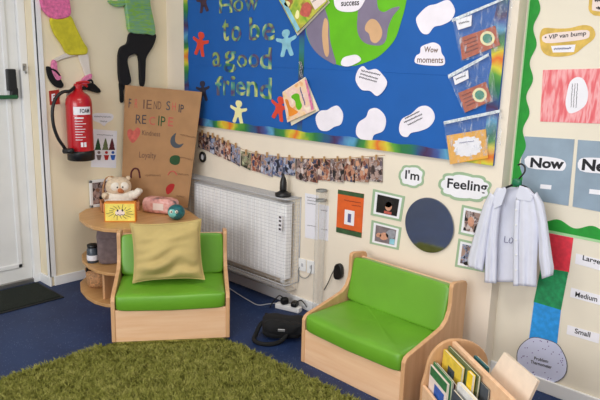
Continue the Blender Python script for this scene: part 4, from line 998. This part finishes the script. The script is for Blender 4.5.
# ================================================================== shirt on hanger
SO = .05
nail = DW.pt(518.5, 166, .0)
t = thing('coat_hanger', 'black hanger with a green size clip holding the white shirt', 'hanger', DW.pt(516, 190, SO))
b = B(); b.tube(spline([DW.pt(x, y, o_) for x, y, o_ in ((516, 187, SO), (518.5, 180, SO), (521, 176.5, SO), (524.5, 172, SO-.005), (524.8, 167, SO-.012), (521.5, 164, SO-.02), (518, 165, SO-.026))], 5), .004, 8); b.build('hook', 'black_plastic', t, smooth=True)
b = B(); b.tube(spline([DW.pt(x, y, SO-.007) for x, y in ((491, 197), (501, 190), (510, 186), (516, 184), (523, 186), (530, 190), (541, 202))], 4), .005, 8); b.build('shoulder_bar', 'black_plastic', t, smooth=True)
b = B(); b.sup(DW.pt(517, 182.5, SO+.004), V((0, -.022, 0)), V((-.012, 0, 0)), V((0, 0, .018)), .7); b.build('size_clip', 'hanger_green', t, smooth=True)
t = thing('school_shirt', 'white long-sleeved school shirt hanging open-collared on the wall', 'shirt', DW.pt(510, 285, SO))
def interp(tab, y):
    if y <= tab[0][0]: return tab[0][1:]
    for a_, b_ in zip(tab, tab[1:]):
        if y <= b_[0]:
            k_ = (y-a_[0])/(b_[0]-a_[0]); return tuple(p_+(q_-p_)*k_ for p_, q_ in zip(a_[1:], b_[1:]))
    return tab[-1][1:]
def cloth(name, tab, o0, bulge, fold, n=22, rows=30, ph=0., m='shirt_cotton', y_tilt=0.0):
    y0, y1 = tab[0][0], tab[-1][0]
    def fn(i, j):
        y = y0+(y1-y0)*i; xl, xr = interp(tab, y); x = xl+(xr-xl)*j; yy = y+y_tilt*(j-.5)
        k_ = math.sin(PI*j)
        of = o0+bulge*k_**.6+fold*(.25+.75*i)*(math.sin(j*15+ph+1.3*math.sin(i*2.2+ph))+.5*noise.noise(V((j*7, i*6, ph))))*k_**.4
        return DW.pt(x, yy, of)
    return B().grid(fn, rows, n).build(name, m, t, smooth=True, solid=.0012)
cloth('back_panel', [(187, 503, 524), (196, 492, 536), (230, 489, 537), (282, 488, 537)], SO-.018, -.004, .002)
cloth('front_panel', [(188, 497, 504), (196, 492.5, 503), (206, 489.5, 501), (222, 487.5, 499), (240, 486, 497.5), (262, 485, 497), (283, 484.5, 496.5)], SO+.004, .016, .005, n=14, ph=1., y_tilt=1)
cloth('front_panel', [(187, 520, 529), (196, 517, 537), (206, 515, 538.5), (225, 514, 539), (245, 513.5, 538), (262, 513.5, 537), (286, 513.5, 536.5)], SO+.006, .018, .006, ph=3., y_tilt=2)
cloth('placket', [(200, 515.5, 520), (215, 514.3, 519), (240, 513.5, 518.5), (286, 513.3, 518.5)], SO+.02, .003, .0, n=4)
cloth('sleeve', [(195, 490, 497), (206, 484, 494), (225, 478, 490), (245, 472, 487), (262, 467.5, 484), (269, 468, 483)], SO+.004, .026, .0045, n=16, ph=2., y_tilt=5)
cloth('sleeve', [(194, 532, 537), (206, 534, 544), (222, 537, 547), (240, 538.5, 549.5), (258, 539, 552), (270, 541, 554), (277, 542, 553)], SO+.004, .026, .0045, n=16, ph=4., y_tilt=-4)
for px in ([(498, 191), (505, 187), (506.5, 190.5), (501.5, 205), (494, 209), (492.5, 198)], [(515.5, 196), (519.5, 185.5), (523.5, 186.5), (533, 197), (531, 201.5), (518, 199.5)]):
    B().flat(DW, px, SO+.024, SO+.027).build('collar', 'shirt_cotton', t, bevel=.001)
for y in (210, 225, 240, 255, 270): B().sup(DW.pt(516, y, SO+.026), V((0, .0045, 0)), V((.002, 0, 0)), V((0, 0, .0045)), nu=8, nv=12).build('button', 'white_gloss', t, smooth=True)
for px in ([(505, 236), (504.5, 242), (508, 242.5)], [(510, 238), (509, 242), (511.5, 243), (513, 239.5), (511, 237.5)]): B().tube(spline([DW.pt(x, y, SO-.0135) for x, y in px], 3), .0014, 4).build('ink_mark', 'ink_blue', t)

# ================================================================== set-back wall display
def scal(px_fn, n): return px_fn
a0, b0 = RW.ab(528, 0); a1, b1 = RW.ab(512, 186)
aE = (a0+a1)/2; zb = RW.ab(512, 190)[1]
inner = []
for i in range(121):
    q = i/120; z = zb+(2.3-zb)*q; inner.append((aE+.043+.0115*math.cos((z-1.765)/.152*2*PI), z))
t = thing('scalloped_border', 'upright green scalloped paper border at the edge of the set-back wall', 'paper border', RW.at(aE, zb, .002), 0, 'green scalloped borders')
B().flat_ab(RW, [(aE, 2.3), (aE, zb)]+inner, .001, .003).build('strip', 'border_green', t)
B().flat_ab(RW, [(aE, 2.3), (aE, zb), (aE+.005, zb), (aE+.005, 2.3)], .003, .0034).build('pale_edge', 'border_pale', t)
z2 = RW.ab(575, 235)[1]
t = thing('scalloped_border', 'level green scalloped paper border below the Now and Next cards', 'paper border', RW.at(aE+.2, z2, .002), 0, 'green scalloped borders')
inner = []
for i in range(121):
    q = i/120; a = aE+1.2*(1-q); inner.append((a, z2+.043+.013*math.cos((a-RW.ab(558, 222)[0])/.152*2*PI)))
B().flat_ab(RW, [(aE+.02, z2), (aE+1.2, z2)]+[p for p in inner if p[0] > aE+.02], .001, .003).build('strip', 'border_green', t)
B().flat_ab(RW, [(aE+.02, z2), (aE+1.2, z2), (aE+1.2, z2-.012), (aE+.02, z2-.012)], .001, .0024).build('pale_edge', 'border_pale', t)
# gold labels
t = thing('gold_label', 'golden cloud-shaped label with two written lines above the red drawing', 'label', RW.pt(566, 55, .003))
px = [(540, 34), (544, 28), (557, 28.5), (570, 28), (583, 25), (592, 27), (595.3, 34), (592.5, 40), (584, 46.5), (574.5, 54), (562.5, 56.5), (549, 56), (542, 51), (540, 42)]
g = B().flat(RW, smooth_loop(px, 3), .0006, .002).build('gold_card', 'gold_card', t)
px = [(542, 37), (549, 33.5), (568, 31.5), (587, 30), (589.5, 35), (586, 38.8), (568, 41.5), (546, 43)]
c = B().flat(RW, smooth_loop(px, 3), .002, .0026).build('upper_strip', 'gold_inner', t)
b = B(); put_text(b, '\u2022 VIP van bump', RW, (544.5, 39.5), (586, 35), 4.2, .003, .015); b.build('lettering', 'ink', c)
c = B().flat(RW, [(551, 46), (575.5, 44.5), (574, 52), (553, 52.5)], .002, .0026).build('lower_strip', 'white_card', t); b = B(); scrawl(b, RW, (554, 49), (571, 48), 1, .003, .002); b.build('handwriting', 'ink_blue', c)
t = thing('gold_label', 'golden label cut off by the top edge above the golden cloud', 'label', RW.pt(598, 14, .003))
g = B().flat(RW, smooth_loop([(588, -20), (589, 0), (588.5, 9), (592, 14), (600, 16), (640, 17), (650, -5), (630, -22)], 3), .0006, .002).build('gold_card', 'gold_card', t)
c = B().flat(RW, smooth_loop([(592, -15), (592.5, 0), (592, 8), (596, 11), (630, 12), (642, -4), (625, -18)], 3), .002, .0026).build('white_strip', 'gold_inner', t); b = B(); scrawl(b, RW, (596.5, 8), (630, 10), 1.6, .003, .003); scrawl(b, RW, (595, 0), (630, 1), 1.6, .003, .003); b.build('handwriting', 'ink', c)
# red drawing
q = [(543, 70), (636, 67.5), (637, 125), (540, 121.5)]
t = thing('crayon_drawing', 'red crayon drawing with a white oval in the middle', 'drawing', RW.pt(570, 120, .003))
p_ = B().flat(RW, q, .0006, .002).build('paper', 'crayon_red', t)
e_ = B().flat(RW, smooth_loop([(567, 93), (570, 82), (577, 77), (584, 80), (588, 92), (586, 104), (578, 111), (569, 113), (565.5, 104)], 3), .002, .0026).build('white_oval', 'white_card', t); b = B()
for x in (572.5, 575, 577.5): scrawl(b, RW, (x, 84), (x-1.5, 107), .8, .003, .001)
b.build('handwriting', 'ink_soft', e_)
# Now / Next cards
for txt, q, lq, p0, p1, h, sq, lab in (('Now', [(524.5, 136.3), (574.5, 139.3), (568.3, 205.8), (516, 197)], [(527.5, 156), (556, 158), (565.5, 162.5), (564, 169.8), (556, 170.5), (528, 167.5)], (530, 166.8), (563.5, 168.6), 9.5, [(540.5, 184.2), (551.5, 185.2), (551, 189.5), (540, 188.4)], 'blue-grey laminated card reading Now beside the hanging shirt'),
                                       ('Next', [(578, 139.8), (632, 143.5), (627, 217), (572.5, 206.5)], [(579, 160), (590, 157.5), (618, 160), (626, 164), (625, 175), (600, 173.5), (580, 170.5)], (581.5, 169.5), (622, 173), 11, [(589.5, 189), (601.5, 190.3), (601, 195), (589, 193.6)], 'blue-grey laminated card reading Next at the edge of the picture')):
    t = thing('schedule_card', lab, 'card', RW.pt(*q[3], .003), 0, 'laminated Now and Next cards')
    c = B().flat(RW, q, .0006, .0024).build('laminate', 'laminate', t)
    w_ = B().flat(RW, smooth_loop(lq, 3), .0024, .003).build('word_label', 'white_card', t); b = B(); put_text(b, txt, RW, p0, p1, h, .0034, .04); b.build('lettering', 'ink', w_)
    B().flat(RW, sq, .0024, .003).build('small_label', 'white_card', t)
# paper thermometer
t = thing('paper_thermometer', 'paper thermometer of red, green and blue sheets with a lilac bulb', 'wall chart', RW.pt(541, 383, .003))
B().flat(RW, [(545, 232.5), (573.3, 238), (568.8, 272.5), (541, 267.5)], .0006, .002).build('red_sheet', 'thermometer_red', t)
B().flat(RW, [(541, 267), (568.3, 272), (560.8, 310.5), (533.5, 302.5)], .0012, .0026).build('green_sheet', 'thermometer_green', t)
B().flat(RW, [(534, 302), (560.8, 310), (556.6, 347), (528.6, 342)], .0018, .0032).build('blue_sheet', 'thermometer_blue', t)
eo = smooth_loop([(516.5, 356), (519, 347), (526, 340), (534, 337), (545, 339), (556, 343), (562, 350), (567, 362), (566, 374), (559, 381), (549, 383.6), (538, 382.5), (527, 378), (518.5, 368)], 3)
B().flat(RW, eo, .002, .004).build('bulb_outline', 'bulb_line', t)
c = B().flat(RW, shrink(eo, .972), .004, .0046).build('bulb', 'bulb_lilac', t)
b = B(); rd = random.Random(5)
for k_ in range(46):
    an = rd.uniform(0, 2*PI); rr = math.sqrt(rd.uniform(.18, .86)); x = 541.5+24*rr*math.cos(an); y = 360.5+22*rr*math.sin(an)
    if 530 < x < 557 and 354 < y < 371: continue
    b.flat(RW, ell_px(x, y, .55, .55, 8), .0046, .0051)
b.build('dots', 'confetti', c)
put_text(B(), 'Problem', RW, (534, 359.5), (548, 363), 3.2, .0052, .02).build('lettering', 'ink', c); put_text(B(), 'Thermometer', RW, (530.5, 363), (551.5, 368.8), 3.2, .0052, .02).build('lettering', 'ink', c)
for txt, q, p0, p1, h, lab in (('Large', [(576, 253.5), (612, 262.5), (610.5, 273.5), (575, 263.5)], (582.5, 259.8), (600, 264.5), 5, 'white paper strip reading Large beside the red sheet'),
                               ('Medium', [(571, 287.5), (604, 296.5), (603, 306), (570, 297)], (575, 296.3), (597, 301.8), 5, 'white paper strip reading Medium beside the green sheet'),
                               ('Small', [(567.5, 325), (599.5, 334), (598.5, 343.5), (566.5, 334)], (574.5, 333), (590, 337.3), 5, 'white paper strip reading Small beside the blue sheet')):
    s = B().flat(RW, q, .0006, .0018).build('word_strip', 'white_card', label=lab, cat='label', group='size words by the thermometer'); b = B(); put_text(b, txt, RW, p0, p1, h, .0022, .02); b.build('lettering', 'ink', s)

# ================================================================== book browser
ez = .37; E0 = fl(452.5, 338, ez); rz = math.radians(-35)
bw = V((math.cos(rz), math.sin(rz), 0)); bl_ = V((bw.y, -bw.x, 0))      # across, along (towards the viewer's right)
if bl_.y > 0: bl_ = -bl_
t = thing('book_browser', 'beech book box with a rounded end beside the empty armchair', 'book box', V((E0.x, E0.y, 0)))
def W(a, l, z): return V((E0.x, E0.y, 0))+bw*a+bl_*l+V((0, 0, z))
def endp(l0):
    prof = [(-.132, 0), (.17, 0), (.17, .24)]+[(.17*math.cos(q), .24+.13*math.sin(q)) for q in (PI*i/16 for i in range(1, 9))]+[(-.115*math.sin(q), .24+.13*math.cos(q)) for q in (PI/2*i/8 for i in range(1, 8))]+[(-.119, .22), (-.132, .17)]
    return B().prism([W(a, l0, z) for a, z in prof], bl_*.018)
endp(0).build('end_panel', 'beech_upright', t, bevel=.003); endp(.6).build('end_panel', 'beech_upright', t, bevel=.003)
B().prism([W(-.01, .018, 0), W(.008, .018, 0), W(.008, .018, ez-.005), W(-.01, .018, ez-.005)], bl_*.582).build('centre_divider', 'beech', t, bevel=.003)
B().prism([W(-.13, .018, 0), W(-.116, .018, 0), W(-.116, .018, .17), W(-.13, .018, .17)], bl_*.582).build('front_rail', 'beech', t, bevel=.003)
B().prism([W(.15, .018, 0), W(.166, .018, 0), W(.166, .018, .17), W(.15, .018, .17)], bl_*.582).build('back_rail', 'beech', t, bevel=.003)
B().prism([W(-.116, .018, .02), W(.15, .018, .02), W(.15, .018, .035), W(-.116, .018, .035)], bl_*.582).build('base', 'beech', t)
def book(a, l0, l1, z1, th, cover, label, lean=.02, pic=None, tilt=0):
    o = W(a, (l0+l1)/2, .036); t_ = thing('picture_book', label, 'book', o, 0, 'books in the beech book box')
    h_ = z1-.036; up_ = (V((0, 0, 1))*h_+bw*lean); al = bl_*(l1-l0)/2; c_ = o+up_/2+bl_*0
    al2 = al+V((0, 0, tilt)); nw = bw*(th/2)
    B().obb(c_, al2*.985, nw*.8, up_*.49).build('pages', 'page_cream', t_)
    f_ = B().obb(c_-bw*(th*.44), al2, nw*.14, up_*.5).build('front_cover', cover, t_); B().obb(c_+bw*(th*.44), al2, nw*.14, up_*.5).build('back_cover', cover, t_)
    B().obb(c_-al2*.985, al2*.02, nw, up_*.5).build('spine', cover, t_)
    if pic:
        for m_, s0, s1, z0_, z1_ in pic:
            cc = c_-bw*(th*.53)+al2*(s0+s1)/2+up_*((z0_+z1_)/2-.5); B().obb(cc, al2*(s1-s0)/2, nw*.03, up_*(z1_-z0_)/2).build('cover_picture', m_, f_)
book(-.106, .03, .2, .27, .008, 'gold_inner', 'pale picture book with blue cover picture at the front of the box', .004, pic=[('book_green', -.95, .95, .82, .99), ('book_blue', -.35, .75, .3, .75)])
book(-.096, .035, .21, .285, .007, 'book_green', 'thin green picture book behind the front pale one in the box', .004)
book(-.087, .04, .2, .28, .008, 'book_white', 'thin white picture book in the beech box', .004)
book(-.077, .05, .21, .27, .008, 'arch_maroon', 'maroon picture book in the middle of the beech box', .004)
book(-.056, .028, .2, .335, .012, 'book_yellow', 'yellow picture book with a grey-blue picture standing tall in the box', .012, pic=[('moon_grey', -.35, .35, .5, .85), ('pale_blue_card', -.2, .2, .58, .78)])
book(-.038, .03, .3, .35, .009, 'book_olive', 'olive green picture book leaning on the box divider', .012)
book(-.024, .04, .36, .325, .006, 'moon_grey', 'dark grey thin book against the box divider', .008)
book(-.076, .225, .5, .29, .017, 'book_white', 'thick white book at the near end of the beech box', .008)
book(-.055, .25, .29, .35, .013, 'bright_yellow', 'narrow bright yellow book by the box divider', .01)
book(-.098, .23, .5, .265, .01, 'jar_dark', 'dark book beside the thick white book in the box', .004)
# rear compartment
t = thing('card_folder', 'pale tan card folder sticking up from the back of the book box', 'folder', W(.06, .3, .06))
q = [(504, 352), (537.5, 380.5), (523, 412), (487, 378)]
PB = Plane(W(.02, .3, .1), bl_, (V((0, 0, 1))+bw*.22))
if PB.n.dot(CAM-PB.o) < 0: PB = Plane(PB.o, -bl_, (V((0, 0, 1))+bw*.22))
B().flat(PB, q, -.004, .0).build('front_sheet', 'board_card_tan', t); B().flat(PB, [(506, 352.5), (539, 381), (524.5, 412), (488.5, 378)], -.016, -.011).build('back_sheet', 'board_card_tan', t)
o = W(.055, .16, .036); t = thing('picture_book', 'dark teal book edge in the back compartment of the book box', 'book', o)
B().obb(o+V((0, 0, .15)), bl_*.055, bw*.006, V((0, 0, .15))).build('cover', 'teal_toy', t); B().obb(o+V((0, 0, .15))+bw*.009, bl_*.053, bw*.0028, V((0, 0, .147))).build('pages', 'page_cream', t)

# ================================================================== light
def area(name, loc, target, sx, sy, e, c):
    l = bpy.data.lights.new(name, 'AREA'); l.shape = 'RECTANGLE'; l.size = sx; l.size_y = sy; l.energy = e; l.color = c
    o = bpy.data.objects.new(name, l); COL.objects.link(o); o.location = loc
    o.rotation_euler = (V(target)-V(loc)).to_track_quat('-Z', 'Y').to_euler(); return o
area('window_daylight', (-5.6, -3.0, 1.7), (0, -2.2, .8), 3.4, 1.5, 128, (.97, .98, 1))
area('ceiling_lamp', (-1.4, -1.9, 2.57), (-1.4, -1.9, 0), 1.2, .6, 20, (1, .95, .86))
area('ceiling_lamp', (-1.6, -4.0, 2.57), (-1.6, -4.0, 0), 1.2, .6, 30, (1, .97, .92))
w = bpy.data.worlds.new('World'); sc.world = w; w.use_nodes = True
w.node_tree.nodes['Background'].inputs[0].default_value = (.93, .96, 1, 1); w.node_tree.nodes['Background'].inputs[1].default_value = .5
sc.view_settings.view_transform = 'Standard'; sc.view_settings.look = 'None'; sc.view_settings.gamma = 1
sc.view_settings.use_curve_mapping = False; sc.view_settings.exposure = 0
